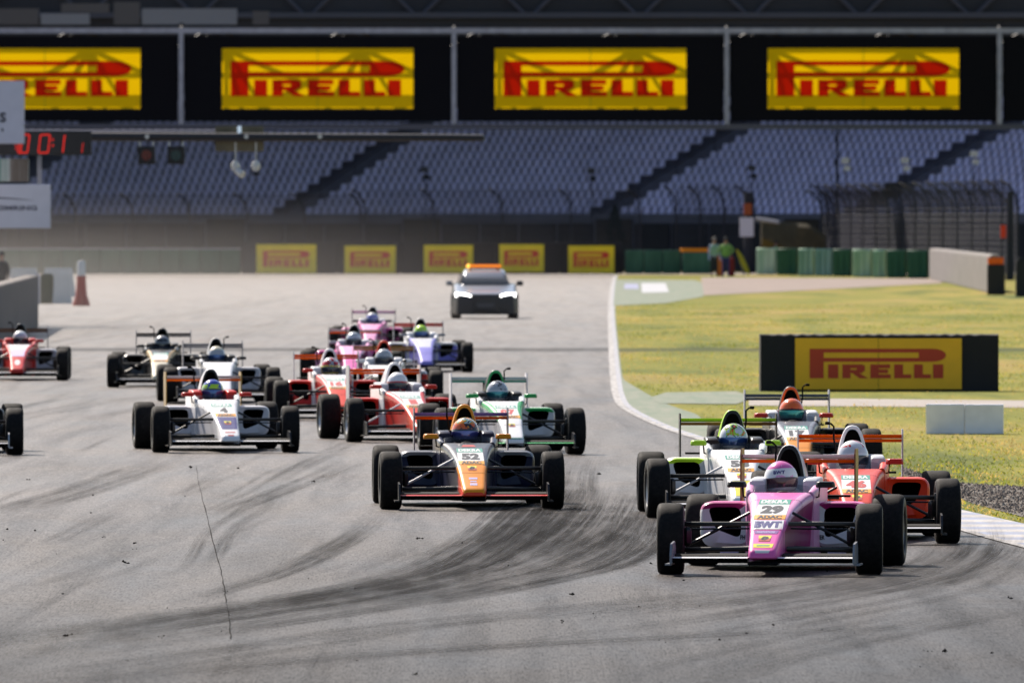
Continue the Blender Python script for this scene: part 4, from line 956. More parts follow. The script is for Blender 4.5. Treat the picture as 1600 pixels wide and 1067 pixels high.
for i in range(N_+1):
    t = math.pi*(i/N_); x = .235*math.cos(t); y = 1.30-.24*math.sin(t)**.7; zz = .592+.012*math.sin(t); v_ += [(x,y,zz),(x*.97,y+.035,zz+.035+.02*math.sin(t))]
ws.add(v_, [(2*i,2*i+2,2*i+3,2*i+1) for i in range(N_)]); SCREEN = ws.mesh('windscreen')
ds = MB(); ds.loft([trap(1.05,.262,.225,.40,.592,.05), trap(1.10,.20,.18,.42,.575,.05)]); DASH = ds.mesh('dashboard')
DECOY = {}
def plate(num, col='black', extra=()):
    key = (num, col, tuple(extra))
    if key in DECOY: return DECOY[key]
    d = Decal(); W = .122
    d.rect(-W,W,.408,.545,0,0); d.rect(-W,W,.512,.545,1,.8); d.rect(-W,W,.408,.438,2,.8)
    d.text('DEKRA', 0, .5285, .022, 0, 1.8, w=.21, bold=.04, fat=.0012); d.text('ADAC', 0, .423, .024, 3, 1.8, w=.185, bold=.04, fat=.0022)
    if num: d.text(num, 0, .475, .054, 3 if col == 'black' else 4, 1.6, w=.076*len(num)+.01, bold=.045, fat=.005)
    me = d.on(NOSE_B).mesh('number_plate', smooth=False)
    for k in ('white','green','orange','black','red'): me.materials.append(INK[k])
    DECOY[key] = me; return me
def sticker(name, d, cols):
    if name in DECOY: return DECOY[name]
    me = d.on(NOSE_B).mesh(name, smooth=False)
    for c in cols: me.materials.append(INK[c])
    DECOY[name] = me; return me
def shield(z, w=.05, h=.042): 
    d = Decal(); d.quad((-w*.85,z-h/2),(w*.85,z-h/2),(w,z+h/2),(-w,z+h/2),0); d.quad((-w*.85,z-h/2),(w*.85,z-h/2),(w*.95,z),(-w*.95,z),1,.7)
    d.disc(0,z,w*.4,h*.33,2,1.4); d.disc(-w*.35,z-h*.1,w*.22,h*.2,2,1.4); d.disc(w*.4,z+h*.05,w*.2,h*.22,2,1.4); d.quad((-w*.4,z+h*.1),(w*.4,z+h*.1),(w*.35,z+h*.22),(-w*.3,z+h*.24),2,1.4); return d
def racing_car(px, py, yaw, L, label):
    """L: livery. px, py: picture spot where the middle of the front axle meets the ground"""
    g_ = gnd(px, py); t = empty('racing_car', (g_.x, g_.y, .018), yaw, label=label, cat='racing car', group='single-seater racing cars on the track')
    P = lambda k, d='black': paint(L.get(k, d))
    top, tip, side = L['top'], L.get('tip', L['top']), L.get('side', L['top']); edge = L.get('edge', top)
    nose = link('nose', NOSE_ME, [paint(top), paint(tip), paint(side), paint(edge), paint(L.get('tipside', tip))], t)
    def ln(name, me, ms, parent=t):
        if len(me.materials) == 0:
            for _ in ms: me.materials.append(None)
        return link(name, me, ms, parent)
    ln('cockpit_side', TUB_ME, [paint(L.get('tub', side))]); ln('headrest', HEAD_ME, [P('head','offwhite')])
    ln('dashboard', DASH, [M_BLK]); ln('windscreen', SCREEN, [M_GLASS])
    ln('panel_gap', GAP_ME, [M_BLK], nose)
    c = ln('engine_cover', COWL_ME, [P('cowl','white'), P('rim', L.get('cowl','white'))]); ln('air_inlet', INLET_ME, [M_VOID], c)
    for s in (-1, 1):
        ln('side_pod', POD_ME[s], [paint(L['pod']), M_VOID, paint(L.get('lip', L['pod'])), paint(L.get('podlow', 'offwhite'))])
        ln('front_endplate', EP_ME[s], [P('fep','carbon')]); ln('mirror', MIR[s], [P('mir'), M_GLASS, M_BLK])
        for k in ('upper_wishbone','lower_wishbone','push_rod','rear_arm','upright'): ln(k, ARM[k, s], [paint(L['rod']) if k == 'push_rod' and 'rod' in L and s < 0 else M_ARM])
        for x, y, r, me, rm in ((FX, 0, .275, FT, FR_), (RX, 2.75, .283, RT, RR_)):
            w_ = ln('wheel', rm, [M_RIM, P('hub','carbon')]); w_.location = (s*x, y, r-.018)
            if y == 0: w_.rotation_euler = (rr.uniform(0, 6), 0, 0); w_.rotation_mode = 'XYZ'; w_.rotation_euler = (rr.uniform(0,.6), 0, L.get('steer', 0))
            ln('tyre', me, [M_TYRE, M_SIDE], w_)
    ln('floor', FLOOR_ME, [M_BLK]); ln('front_wing', FW_ME, [P('fw','offwhite'), M_BLK]); ln('wing_flap', FLAP_ME, [M_BLK])
    r_ = ln('rear_wing', RW_ME, [P('rw','offwhite')]); ln('lower_plane', RF_ME, [P('rw2','orange'), M_BLK], r_)  # orange and brown rw2 colours stand for a reflection on the wing
    for s in (-1, 1): ln('endplate', REP_ME[s], [P('rep','black')], r_)
    a_ = ln('antenna', CAMM, [M_BLK]); a_.scale = (L.get('ant', 1), 1, 1)
    swh = ln('steering_wheel', WHEELM, [M_BLK]); swh.location = (0, 1.36, .50); swh.rotation_euler = (R(65), R(-4), 0)
    if 'num' in L: ln('number_plate', plate(L['num'], L.get('numcol','black')), [INK[k] for k in ('white','green','orange','black','red')])
    for nm, d, cols in L.get('art', ()):
        me = sticker(nm, d, cols); link('sponsor_sticker', me, None, t)
    for s in (-1, 1):
        if 'podart' in L:
            d = Decal(); a = L['podart']; d.text(a, s*.29, .24, .035, 0, 0, w=.08, bold=.04); me = DECOY.get('pa'+a+str(s))
            if not me: me = d.flat(y=1.2935, off=.0).mesh('pod_print', smooth=False); me.materials.append(INK['black']); DECOY['pa'+a+str(s)] = me
            link('pod_print', me, None, t)
    # small white marks on the dark floor edge
    mb = DECOY.get('fs')
    if not mb: mb = MB(); [mb.quad if False else mb.add([(s*.42-.07,1.352,.10),(s*.42+.07,1.352,.10),(s*.42+.075,1.352,.137),(s*.42-.075,1.352,.137)], [(0,1,2,3)]) for s in (-1,1)]; mb = mb.mesh('floor_mark', smooth=False); mb.materials.append(INK['lilac']); DECOY['fs'] = mb
    if L.get('marks'): link('floor_mark', mb, None, t)
    return t
# ------------------------------------------------------------------ drivers
def skin_body(name, verts, edges, radii, m, sub=1, root=0):
    me = bpy.data.meshes.new(name); me.from_pydata(verts, edges, []); o = bpy.data.objects.new(name, me); C.objects.link(o)
    md = o.modifiers.new('skin', 'SKIN'); sk = me.skin_vertices[0].data if me.skin_vertices else None
    if sk is None:
        bm = bmesh.new(); bm.from_mesh(me); bm.verts.layers.skin.verify(); bm.to_mesh(me); bm.free(); sk = me.skin_vertices[0].data
    for i, r in enumerate(radii): sk[i].radius = (r, r) if not isinstance(r, tuple) else r; sk[i].use_root = (i == root)
    sb_ = o.modifiers.new('sub', 'SUBSURF'); sb_.levels = sub; sb_.render_levels = sub
    dg = bpy.context.evaluated_depsgraph_get(); dg.update(); out = bpy.data.meshes.new_from_object(o.evaluated_get(dg))
    bpy.data.objects.remove(o); bpy.data.meshes.remove(me)
    for p in out.polygons: p.use_smooth = True
    out.materials.clear(); out.name = name; return out
def hand(V, E, Rd, wrist, d, up, side, r=.0095, L=.19, curl=.9):
    """palm + five fingers appended to a skeleton; wrist: index; d: pointing direction"""
    w0 = Vector(V[wrist]); d = Vector(d).normalized(); up = Vector(up).normalized(); sd_ = d.cross(up).normalized()*side
    pi_ = len(V); V.append(tuple(w0+d*L*.28)); Rd.append((.034,.018)); E.append((wrist, pi_))
    for k, (off, ln) in enumerate(((-.03,.40),(-.010,.45),(.010,.42),(.03,.34))):
        b = w0+d*L*.52+sd_*off; i0 = len(V); V.append(tuple(b)); Rd.append((.011,.011)); E.append((pi_, i0)); q = b; dd = d.copy(); prev = i0
        for j in range(3):
            dd = (dd*math.cos(curl*.75)-up*math.sin(curl*.75)).normalized() if True else dd; q = q+dd*ln*L/3; up2 = dd.cross(sd_*side); up = up
            i1 = len(V); V.append(tuple(q)); Rd.append((r*(1-.12*j),)*2); E.append((prev, i1)); prev = i1
            dd = (dd-up*.35).normalized()
    b = w0+d*L*.12-sd_*.028; i0 = len(V); V.append(tuple(b)); Rd.append((.012,.012)); E.append((wrist, i0)); q = b+(d*.6-sd_*.8).normalized()*.035; i1 = len(V); V.append(tuple(q)); Rd.append((.0105,)*2); E.append((i0, i1)); q = q+(d*.9-up*.4).normalized()*.032; i2 = len(V); V.append(tuple(q)); Rd.append((.009,)*2); E.append((i1, i2))
def seated_driver_mesh():
    V = [(0,2.0,.20),(0,1.93,.33),(0,1.88,.45),(0,1.84,.54),(0,1.80,.60),(0,1.77,.68),(0,1.765,.74)]
    Rd = [(.15,.11),(.14,.11),(.16,.11),(.10,.09),(.055,.055),(.075,.09),(.06,.07)]; E = [(i, i+1) for i in range(6)]
    hands = []
    for s in (-1, 1):
        b = len(V); V += [(s*.16,1.85,.515),(s*.19,1.68,.42),(s*.185,1.56,.40),(s*.13,1.44,.475)]; Rd += [(.06,.06),(.045,.045),(.042,.042),(.028,.028)]
        E += [(3, b), (b, b+1), (b+1, b+2), (b+2, b+3)]; hands.append((b+3, s))
        b = len(V); V += [(s*.10,1.92,.17),(s*.10,1.45,.33),(s*.09,1.05,.20),(s*.09,.97,.30)]; Rd += [(.085,.085),(.062,.062),(.042,.042),(.03,.03)]; E += [(0, b), (b, b+1), (b+1, b+2), (b+2, b+3)]
    for wi, s in hands: hand(V, E, Rd, wi, (-s*.25,-.85,.35), (0,.3,1), s, L=.17)
    return skin_body('body', V, E, Rd, None)
DRIVER_ME = seated_driver_mesh()
def helmet_meshes():
    mb = MB(); rings = []
    for i in range(17):
        a = math.pi*i/16; z = -math.cos(a); r = math.sin(a)
        ring = []
        for k in range(32):
            t = 2*math.pi*k/32; x = math.cos(t)*r*.128; y = math.sin(t)*r*.150; zz = z*.142
            if z < -.1 and y < 0: y *= 1+.10*min(1, (-z-.1)*2); 
            if z < -.55: zz = -.142*.55+(zz+.142*.55)*.45
            ring.append((x, y, zz))
        rings.append(ring)
    rings[0] = [(x*.001, y*.001, z) for x, y, z in rings[0]]
    def mf(i, k):
        z = -math.cos(math.pi*(i+.5)/16); return 0 if z > .60 else (1 if z > .10 else 2)
    mb.loft(rings, mf=mf); me = mb.mesh('helmet', ang=75)
    v = MB(); rg_ = []
    for j in range(6):
        z = -.064+.074*j/5; rr_ = math.sqrt(max(0, 1-(z/.142)**2)); row = []
        for k in range(25):
            t = R(-90-82+164*k/24); y = math.sin(t)*rr_*.150
            if z/.142 < -.1 and y < 0: y *= 1+.10*min(1, (-z/.142-.1)*2)
            row.append((math.cos(t)*rr_*.1305, y*1.022-.001, z))
        rg_.append(row)
    b = [p for row in rg_ for p in row]; v.add(b, [(j*25+k, j*25+k+1, (j+1)*25+k+1, (j+1)*25+k) for j in range(5) for k in range(24)]); return me, v.mesh('visor', ang=75)
HELM_ME, VISOR_ME = helmet_meshes(); HELM_B = bvh_of(HELM_ME)
def helm_mat(name, cols, sc=9, dist=1.5, stops=None):
    s = NT(name); nz = s.noise(s.mapped((1,1,1)), sc, 2, .5, dist); n_ = len(cols)
    s.l(s.ramp(nz, [((.40+.22*i/(max(1, n_-1))) if i else 0, PAL[c]) for i, c in enumerate(cols)], 'CONSTANT'), s.b.inputs['Base Color'])
    s.b.inputs['Roughness'].default_value = .2; s.b.inputs['Coat Weight'].default_value = .8; return s.m
M_SUIT = {}
def driver(car, H, label):
    """H: top, band, chin colour lists, visor colour, tilt"""
    t = empty('person', car.location, car.rotation_euler.z, label=label, cat='person', group='helmeted drivers in the racing cars')
    sc = H.get('suit','navy')
    if sc not in M_SUIT: M_SUIT[sc] = mat('race_suit_'+sc, PAL[sc], .85, var=.15, vscale=12)
    if not DRIVER_ME.materials: DRIVER_ME.materials.append(None)
    link('body', DRIVER_ME, [M_SUIT[sc]], t)
    if not HELM_ME.materials: [HELM_ME.materials.append(None) for _ in range(3)]; VISOR_ME.materials.append(None)
    nm = H['name']; ms = [helm_mat(f'helmet_{nm}_{i}', H[k], H.get('sc', 9)) if len(H[k]) > 1 else paint(H[k][0]) for i, k in enumerate(('top','band','chin'))]
    h = link('helmet', HELM_ME, ms, t); h.location = (H.get('dx', 0), 1.75, .678); h.scale = (1.05,)*3; h.rotation_euler = (R(H.get('pitch', -4)), R(H.get('tilt', 0)), R(H.get('turn', 0)))
    vk = H.get('visor', 'dark'); vm = bpy.data.materials.get('visor_'+vk)
    if not vm: vm = mat('visor_'+vk, dict(dark=(.012,.014,.03), blue=(.04,.10,.30), violet=(.10,.10,.32), red=(.08,.02,.03), teal=(.02,.22,.26), iris=(.02,.3,.25))[vk], .12, .4 if vk != 'dark' else 0, .6)
    link('visor', VISOR_ME, [vm] if VISOR_ME.materials else None, h)
    for txt, z, w_, c in H.get('text', ()):
        d = Decal().text(txt, 0, z, .026 if w_ > .07 else .012, 0, 0, w=w_, bold=.04).on(HELM_B); me = d.mesh('helmet_print', smooth=False); me.materials.append(INK[c]); link('helmet_print', me, None, h)
    return t
def yaw_of(pxf, pyf, pxr, pyr):
    a = gnd(pxf, pyf); b = gnd(pxr, pyr); return -math.asin(max(-.5, min(.5, (b.x-a.x)/2.75)))
def front(xc, s, yaw_dx):  # helper: picture x of axle middle, px per metre, sideways shift of the rear axle in metres
    return xc, YH+HC*s, -math.asin(yaw_dx/2.75)
art29 = [('bwt', Decal().rect(-.118,.118,.338,.402,0).text('BWT',0,.370,.047,1,1.2,w=.20,bold=.045,fat=.004), ('white','blue')),
         ('inno', Decal().quad((-.085,.305),(.085,.305),(.098,.327),(-.098,.327),0).text('INNOVATIONS',0,.316,.012,1,1,w=.14,bold=.04), ('purple','lilac')),
         ('shield_mid', shield(.272), ('yellow','shield','black')),
         ('yellow_strip', Decal().quad((-.072,.207),(.072,.207),(.078,.234),(-.078,.234),0).rect(-.05,.05,.217,.224,1,1), ('yellow','green')),
         ('white_strip', Decal().quad((-.050,.166),(.050,.166),(.060,.188),(-.060,.188),0), ('white',))]
shield_hi = ('shield_high', shield(.375, .045, .04), ('yellow','shield','black'))
T29 = racing_car(*front(1203, 203.2, .26), dict(top='pink', tip='pink', side='magenta', tipside='pink', edge='palepink', pod='pink', lip='magenta', podlow='offwhite', cowl='offwhite', rim='black', head='offwhite', tub='palepink', mir='black', fw='white', rw='white', rw2='orange', rep='brown', num='29', art=art29, podart='PHER', marks=1, steer=R(4), hub='magenta', fep='grey'), 'pink and white racing car number 29 leading the field at the right front')
driver(T29, dict(name='pink', top=['pink','palepink'], band=['white'], chin=['white','palepink'], visor='red', tilt=-4, dx=-.045, text=(('BWT', .048, .085, 'blue'),), suit='white', sc=7), 'driver in a pink and white helmet lettered BWT')
T46 = racing_car(*front(1338.6, 185.2, .02), dict(top='orangered', tip='orangered', side='orangered', edge='orangered', pod='orangered', podlow='orangered', cowl='white', rim='white', head='offwhite', tub='orangered', mir='red', fw='offwhite', rw='orange', rw2='orange', rep='silver', num='46', numcol='red', art=[shield_hi], steer=R(2), ant=1), 'orange-red racing car number 46 beside the kerb, behind the pink car')
driver(T46, dict(name='white_red', top=['white','red','white'], band=['offwhite','red'], chin=['white','black'], visor='dark', turn=8, suit='white', sc=6), 'driver in a white helmet with red marks in car number 46')
T58 = racing_car(*front(1157.5, 170.6, -.06), dict(top='white', tip='white', side='white', edge='white', pod='white', lip='lime', podlow='offwhite', cowl='lime', rim='black', head='black', tub='white', mir='lime', fw='offwhite', rw='lime', rw2='brown', rep='black', num='58', art=[shield_hi, ('lime_nose', Decal().quad((-.11,.2),(.11,.2),(.118,.33),(-.118,.33),0), ('yellow',))], rod='silver', ant=-1, steer=R(3)), 'white and lime racing car number 58 behind the left side of the pink car')
driver(T58, dict(name='lime_orange', top=['offwhite','lime','black','orange'], band=['white','lime','orange'], chin=['white','green'], visor='blue', turn=-14, suit='black', sc=8), 'driver in a white, lime and orange helmet in car number 58')
T17 = racing_car(*front(1247, 149, -.05), dict(top='gunmetal', tip='amber', side='black', edge='grey', pod='black', podlow='black', cowl='black', rim='orange', head='white', tub='black', mir='red', fw='grey', rw='grey', rw2='grey', rep='silver', num='17', ant=-1, steer=R(2)), 'silver and black racing car number 17, last of the four cars at the right')
driver(T17, dict(name='orange_all', top=['orange','red'], band=['orange','red'], chin=['black'], visor='iris', suit='black', sc=7), 'driver in an orange helmet with green mirrored visor')
art52 = [shield_hi, ('nose52', Decal().rect(-.04,.04,.275,.292,0).rect(-.03,.03,.252,.262,0).rect(-.034,.034,.222,.242,0), ('lilac',)), ('cap52', Decal().quad((-.07,.560),(.07,.560),(.05,.575),(-.05,.575),0), ('red',))]
T52 = racing_car(*front(736.5, 165.5, -.10), dict(top='gunmetal', tip='amber', side='navy', tipside='orangered', edge='gunmetal', pod='navy', lip='grey', podlow='navy', cowl='amber', rim='amber', head='navy', tub='navy', mir='amber', fw='red', rw='purple', rw2='orange', rep='grey', num='52', art=art52, rod='silver', ant=1, steer=R(1)), 'dark blue and amber racing car number 52 alone in the centre foreground')
driver(T52, dict(name='gold_green', top=['amber','green','white','black'], band=['orange','black','amber'], chin=['black','navy'], visor='violet', suit='navy', sc=10), 'driver in an orange and green helmet in car number 52')
T7 = racing_car(*front(796, 133.8, -.225), dict(top='white', tip='white', side='offwhite', edge='green', pod='white', lip='green', podlow='offwhite', cowl='black', rim='green', head='black', tub='white', mir='green', fw='green', rw='white', rw2='teal', rep='offwhite', num='07', numcol='red', art=[('shield7', shield(.33,.04,.035), ('yellow','shield','black')), ('greennose', Decal().rect(-.10,.10,.175,.19,0), ('green',))], ant=-1, steer=R(3)), 'white racing car with green edges behind the amber nosed car')
driver(T7, dict(name='silver_teal', top=['silver','black','offwhite'], band=['silver','black'], chin=['offwhite'], visor='teal', suit='black', sc=9), 'driver in a silver helmet with teal visor and green air scoop behind')
art4 = [('black_panel', Decal().quad((-.095,.265),(.095,.265),(.118,.400),(-.118,.400),0,n=8), ('blue',)), ('shield4', Decal(), ('yellow','shield','black')), ('red4', Decal().rect(-.06,.06,.225,.235,0).rect(-.035,.035,.190,.202,0), ('red',))]
art4[1] = ('shield4', Decal(), ('yellow','shield','black')); _d = shield(.335,.042,.036)
for q in _d.p: art4[1][1].p.append((q[0], q[1], q[2], q[3]+1.5))
T4 = racing_car(*front(352, 132.6, -.30), dict(top='white', tip='white', side='offwhite', edge='white', pod='offwhite', podlow='offwhite', cowl='white', rim='black', head='red', tub='white', mir='red', fw='white', rw='offwhite', rw2='orange', rep='gold', num='4', art=art4, ant=1, steer=R(-2)), 'white racing car number 4 with red mirrors, alone at the left')
driver(T4, dict(name='neon', top=['blue','lime'], band=['lime','blue','lime'], chin=['navy','blue'], visor='blue', suit='white', sc=6), 'driver in a lime and blue helmet in the white car number 4')
RD = dict(top='white', tip='orangered', side='red', edge='red', pod='red', podlow='red', cowl='white', rim='white', head='offwhite', tub='white', mir='red', fw='offwhite', rw='orange', rw2='orange', rep='silver', numcol='red')
T8 = racing_car(*front(649.5, 126.6, -.38), dict(RD, num='1', rod='white', ant=-1), 'red and white racing car just left of the amber car, nearest of the red group')
driver(T8, dict(name='white_pink', top=['white'], band=['white','red'], chin=['red','white'], visor='dark', suit='red', sc=5), 'driver in a white and red helmet with white air scoop, nearest of the red group')
T16 = racing_car(*front(527, 113.8, -.18), dict(RD, top='white', num='16', rw='orange'), 'red and white racing car number 16 behind the white car number 4')
driver(T16, dict(name='striped', top=['white','red','navy'], band=['red','navy','white'], chin=['yellow','red'], visor='dark', suit='white', sc=8), 'driver in a striped red, white and navy helmet in car number 16')
T10 = racing_car(*front(600, 106.5, -.03), dict(top='white', tip='white', side='white', edge='offwhite', pod='offwhite', podlow='red', cowl='orangered', rim='orangered', head='offwhite', tub='white', mir='white', fw='offwhite', rw='gold', rw2='gold', rep='offwhite'), 'white racing car with a red-rimmed black air scoop, wedged between the two red cars')
driver(T10, dict(name='silver', top=['silver','white'], band=['silver','offwhite'], chin=['grey'], visor='dark', suit='white', sc=5), 'driver in a silver helmet with red and black air scoop behind')
T15 = racing_car(*front(347, 104.3, -.19), dict(top='white', tip='white', side='offwhite', edge='white', pod='offwhite', podlow='offwhite', cowl='white', rim='black', head='black', tub='silver', mir='black', fw='offwhite', rw='grey', rw2='grey', rep='grey', ant=-1), 'white racing car with black mirrors directly behind the white car number 4')
driver(T15, dict(name='bluegrey', top=['cream'], band=['silver','blue'], chin=['silver'], visor='blue', suit='grey', sc=5), 'driver in a pale helmet with blue-grey visor and black scoop, behind car number 4')
T14 = racing_car(*front(250, 95, -.02), dict(top='black', tip='cream', side='black', edge='gold', pod='carbon', podlow='carbon', cowl='black', rim='black', head='black', tub='black', mir='black', fw='grey', rw='black', rw2='grey', rep='grey', num=''), 'black racing car with a pale yellow nose at the left')
driver(T14, dict(name='darkgrey', top=['grey'], band=['black','grey'], chin=['grey'], visor='dark', suit='black'), 'driver in a dark grey helmet in the black car')
TL = racing_car(*front(28, 91, -.04), dict(top='white', tip='red', side='red', edge='red', pod='offwhite', podlow='silver', cowl='black', rim='black', head='red', tub='red', mir='red', fw='offwhite', rw='brown', rw2='brown', rep='grey', art=[('patch', Decal().rect(-.11,.11,.40,.52,0), ('lilac',)), ('dot', Decal().disc(0,.30,.05,.045,0), ('white',))]), 'red and white racing car cut by the left edge in front of the pit wall')
driver(TL, dict(name='pearl', top=['white'], band=['offwhite','silver'], chin=['cream'], visor='dark', suit='red'), 'driver in a pearl white helmet at the left edge')
TP = racing_car(*front(549, 92, .03), dict(top='palepink', tip='pink', side='magenta', edge='palepink', pod='pink', podlow='palepink', cowl='offwhite', rim='black', head='offwhite', tub='palepink', mir='silver', fw='offwhite', rw='white', rw2='orange', rep='grey'), 'pale pink racing car behind the red cars, nearer of the two far pink ones')
driver(TP, dict(name='greywhite', top=['silver','white'], band=['offwhite','grey'], chin=['grey'], visor='dark', suit='white'), 'driver in a grey and white helmet in the nearer far pink car')
TP2 = racing_car(*front(579, 75.5, .03), dict(top='palepink', tip='palepink', side='pink', edge='pink', pod='pink', podlow='magenta', cowl='white', rim='black', head='offwhite', tub='palepink', mir='black', fw='offwhite', rw='palepink', rw2='white', rep='grey'), 'palest pink racing car furthest back of all the racing cars')
driver(TP2, dict(name='bluish', top=['offwhite'], band=['purple','white'], chin=['silver'], visor='violet', suit='purple'), 'driver in a pale lilac helmet in the furthest car')
TB = racing_car(*front(664, 86.2, -.13), dict(top='offwhite', tip='purple', side='purple', edge='purple', pod='white', podlow='purple', cowl='white', rim='black', head='white', tub='white', mir='grey', fw='grey', rw='red', rw2='red', rep='grey'), 'white racing car with a violet-blue nose and red rear wing, far back right')
driver(TB, dict(name='yelgreen', top=['lime'], band=['lime','offwhite'], chin=['grey'], visor='blue', suit='purple'), 'driver in a lime topped helmet in the violet nosed car')
TE = racing_car(*front(-80, 134, -.1), dict(top='black', tip='black', side='black', pod='black', podlow='black', cowl='black', head='black', tub='black', fw='silver', rw='grey', rw2='grey', rep='grey', fep='silver'), 'black racing car almost outside the frame, only its front wheel showing at lower left')
# ================================================================== safety car
M_CARP = mat('silver_car_paint', (.21,.22,.25), .28, .5, .8); M_CB = mat('dark_car_trim', (.008,.01,.018), .45); M_CG = mat('car_glass', (.015,.02,.022), .08, spec=.8)
sx_, sy_, _y = 758, 500, 0
g_ = gnd(758, 498); t = empty('safety_car', (g_.x, g_.y, 0), R(1), label='silver estate safety car with orange roof light bar and lit headlights', cat='car')
S_ = [(-.90,.60,.68,.24,.56,.09),(-.84,.74,.80,.16,.66,.1),(-.65,.84,.88,.14,.735,.1),(-.3,.875,.915,.14,.79,.1),(.2,.885,.925,.2,.86,.1),(.8,.89,.93,.2,.955,.09),(1.6,.89,.93,.2,.985,.08),(3.2,.88,.93,.2,1.0,.08),(3.75,.80,.88,.3,.95,.1)]
mb = MB(); r_ = [trap(*q) for q in interp(S_, 4)]
mb.loft(r_, mf=lambda i, k: 1 if (i < 3 and k in (3,4,14,15) and False) else 0); body = mb.build('body', [M_CARP, M_CB], t, ang=50)
mb = MB(); r_ = [trap(*q) for q in interp([(.72,.62,.74,.86,.93,.03),(1.1,.60,.745,.88,1.17,.08),(1.5,.575,.75,.88,1.345,.1),(2.2,.575,.755,.88,1.395,.1),(3.1,.56,.74,.88,1.36,.1),(3.65,.56,.70,.88,1.05,.1)], 4)]
mb.loft(r_).build('roof', M_CARP, t, ang=50)
mb = MB(); mb.add([(-.70,.745,.962),(.70,.745,.962),(.665,.93,1.075),(-.665,.93,1.075),(.575,1.36,1.275),(-.575,1.36,1.275)], [(0,1,2,3),(3,2,4,5)])
w_ = mb.build('windscreen', M_CG, t, smooth=False); w_.location.y = -.03
for s in (-1, 1):
    mb = MB(); mb.add([(s*.772,1.1,.93),(s*.665,1.35,1.27),(s*.668,3.0,1.27),(s*.775,3.3,.95)], [(0,1,2,3)]); mb.build('side_window', M_CG, t, smooth=False)
    mb = MB(); mb.loft([[(s*x, y, z) for x, y, z in p] for p in (((.40,-.905,.60),(.84,-.735,.58),(.86,-.70,.735),(.60,-.84,.725),(.42,-.90,.68)), ((.40,-.85,.60),(.84,-.66,.58),(.86,-.62,.735),(.60,-.74,.725),(.42,-.8,.68)))])
    mb.build('headlight', mat('headlight_glow', (.8,.8,.8), .2, emit=(1,.98,.93), es=5.0) if s < 0 else bpy.data.materials['headlight_glow'], t)
    mb = MB(); mb.loft([trap(y, .085*f, .10*f, .98-.05*f, .98+.085*f, .03, s*1.0) for y, f in ((.86,.6),(.9,1),(1.0,1),(1.04,.8))]); mb.box(min(s*.86,s*.93), max(s*.86,s*.93), .93,.97,.94,.97); mb.build('mirror', M_CARP if s < 0 else M_CB, t)  # left mirror lit, right one shaded: painted by swapping materials
    for y in (0, 2.85):
        w_ = link('wheel', rim_mesh(.33,.23), None, t); w_.data.materials.append(M_RIM); w_.data.materials.append(M_HUB); w_.location = (s*.82, y, .33)
        ty = link('tyre', tyre_mesh(.33,.235), None, w_); ty.data.materials.append(M_TYRE); ty.data.materials.append(M_SIDE)
        mb = MB(); mb.revolve([(-.12,.02),(-.12,.385),(.125,.385),(.125,.02)], (s*.81,y,.35), 24, 0); mb.build('wheel_arch', M_CB, t)
mb = MB(); mb.loft([trap(-.945,.36,.30,.20,.655,.05), trap(-.90,.42,.38,.17,.695,.05), trap(-.6,.42,.38,.17,.69,.05)]); gr_ = mb.build('grille', M_CB, t)
mb = MB()
for k in range(6): z = .26+k*.065; mb.box(-.30,.30,-.952,-.94,z,z+.012)
mb.box(-.24,.24,-.957,-.944,.34,.44,0); mb.build('grille_bars', mat('grille_grey', (.04,.045,.06), .4), gr_, smooth=False)
mb = MB(); r_ = [trap(y, w1+.012, w2+.012, .12, z1, .08) for y, w1, w2, z1 in ((-.918,.62,.66,.60),(-.865,.77,.80,.655),(-.66,.865,.89,.655),(-.35,.9,.92,.56))]; mb.loft(r_).build('bumper', M_CB, t)
mb = MB(); mb.box(-.49,.49,1.75,2.0,1.44,1.53,0,.03); lb = mb.build('light_bar', mat('amber_lens', (.8,.16,.01), .25, emit=(1,.25,.02), es=.5), t)
mb = MB(); mb.box(-.42,-.36,1.8,1.95,1.37,1.44); mb.box(.36,.42,1.8,1.95,1.37,1.44); mb.box(-.5,.5,1.78,1.97,1.425,1.44); mb.build('mount', M_CB, lb, smooth=False)
mb = MB(); mb.box(-.50,-.40,1.74,2.01,1.435,1.535,0,.03); mb.build('flasher', mat('amber_flash', (.9,.35,.03), .25, emit=(1,.5,.08), es=1.5), lb)
